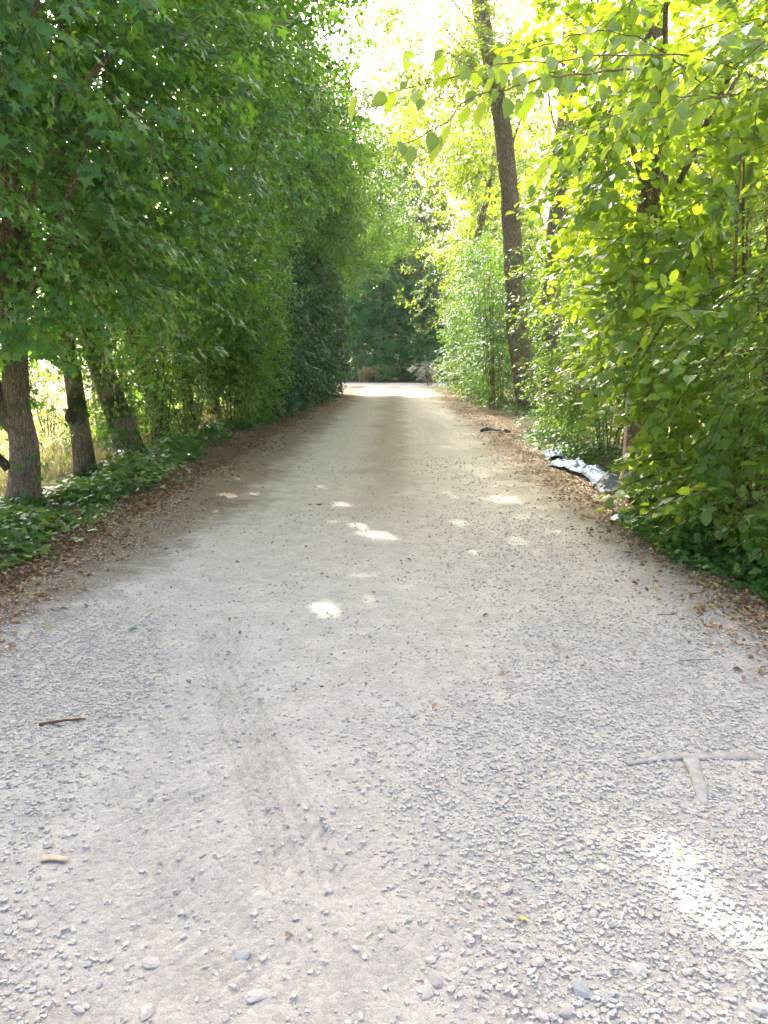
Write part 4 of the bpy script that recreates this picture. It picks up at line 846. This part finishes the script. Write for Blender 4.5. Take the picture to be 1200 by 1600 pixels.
# crumpled blue-grey sheet on the right verge, and a black strip farther on
M['sheet'] = plain_mat('blue_plastic_sheet', [(0.3, (0.06, 0.13, 0.19)), (0.6, (0.10, 0.18, 0.25)), (0.8, (0.15, 0.23, 0.29))], island=False, bscale=6, bump=.3, rough=.55, spec=.4)
M['sack'] = plain_mat('pale_grey_sack', [(0.3, (0.22, 0.22, 0.24)), (0.7, (0.38, 0.37, 0.38))], island=False, bscale=14, bump=.4, rough=.7)
M['black'] = plain_mat('black_plastic', [(0.3, (0.015, 0.016, 0.018)), (0.7, (0.04, 0.042, 0.045))], island=False, bscale=20, bump=.3, rough=.5, spec=.5)
def crumple(nx, ny, w, l, h, sc, seed, fold=.3):
    X, Y = np.meshgrid(np.linspace(-1, 1, nx), np.linspace(-1, 1, ny)); P = np.stack([X * w * 1.5, Y * l * 1.5, 0 * X + seed], -1)
    r = np.clip(1 - (np.abs(X) ** 3 + np.abs(Y) ** 3) / 1.5, 0, 1)
    Z = h * r ** .6 * (1 + fold * noise(P, sc)) + .025 * np.abs(noise(P, sc * 3.0, 1.0)) * r + .012 * noise(P, sc * 7, 2.0) * r - .02 * (1 - r)
    wob = 1 + .14 * noise(P, .9, 3.0)
    V = np.stack([X * w * wob, Y * l * wob, Z], -1).reshape(-1, 3)
    i = np.arange(ny - 1)[:, None] * nx; j = np.arange(nx - 1)[None]
    return V, np.stack([i + j, i + j + 1, i + nx + j + 1, i + nx + j], -1).reshape(-1, 4)
tp = empty('plastic_sheet', (2.46, 10.1, .03), 'crumpled pale blue plastic sheet lying along the right verge', 'plastic sheet')
o = link('sheet', mesh('sheet', *crumple(44, 70, .17, .95, .09, 2.2, 1.0), M['sheet']), tp); o.rotation_euler = (0, 0, R(8))
o = link('sheet_end', mesh('sheet_end', *crumple(24, 24, .15, .30, .05, 3.0, 4.0), M['sheet']), tp, (-.02, 1.75, 0)); o['label'] = 'small far fold of the blue sheet'
sk = link('plastic_sack', mesh('sack', *crumple(36, 36, .17, .22, .10, 3.4, 7.0, .5), M['sack']), None, (2.44, 8.7, .03)); tag(sk, 'crumpled greyish white sack at the near end of the blue sheet', 'sack')
bk = link('black_strip', mesh('strip', *crumple(40, 12, .34, .06, .05, 2.5, 9.0, .5), M['black']), None, (2.05, 16.0, .02)); bk.rotation_euler = (0, 0, R(-6)); tag(bk, 'black plastic strip lying on the leaf litter at the right edge', 'plastic strip')
bk = link('black_sheet', mesh('strip', *crumple(24, 16, .16, .10, .05, 2.5, 12.0, .5), M['black']), None, (2.62, 8.15, .03)); tag(bk, 'scrap of black plastic peeping out beside the grey sack', 'plastic scrap')

# ------------------------------------------------------------------ added thin haze volume: lifts the dark far end, imitates lens veil
HAZE = 0.0005
if HAZE > 0:
    m, t = mat_new('added_haze')
    pv_ = N(t, 'ShaderNodeVolumePrincipled', Density=HAZE, Anisotropy=0.35); pv_.inputs['Color'].default_value = (.96, .98, 1, 1)
    o_ = N(t, 'ShaderNodeOutputMaterial'); t.links.new(pv_.outputs[0], o_.inputs['Volume'])
    x0, x1, y0, y1, z0, z1 = -700, 700, -400, 1000, -1.6, 31
    V = np.array([(x, y, z) for z in (z0, z1) for y in (y0, y1) for x in (x0, x1)])
    F = np.array([(0, 2, 3, 1), (4, 5, 7, 6), (0, 1, 5, 4), (2, 6, 7, 3), (0, 4, 6, 2), (1, 3, 7, 5)])
    tag(link('haze', mesh('haze', V, F, m, smooth=False)), 'added thin haze volume lifting the dark far end like a lens veil', kind='stuff')
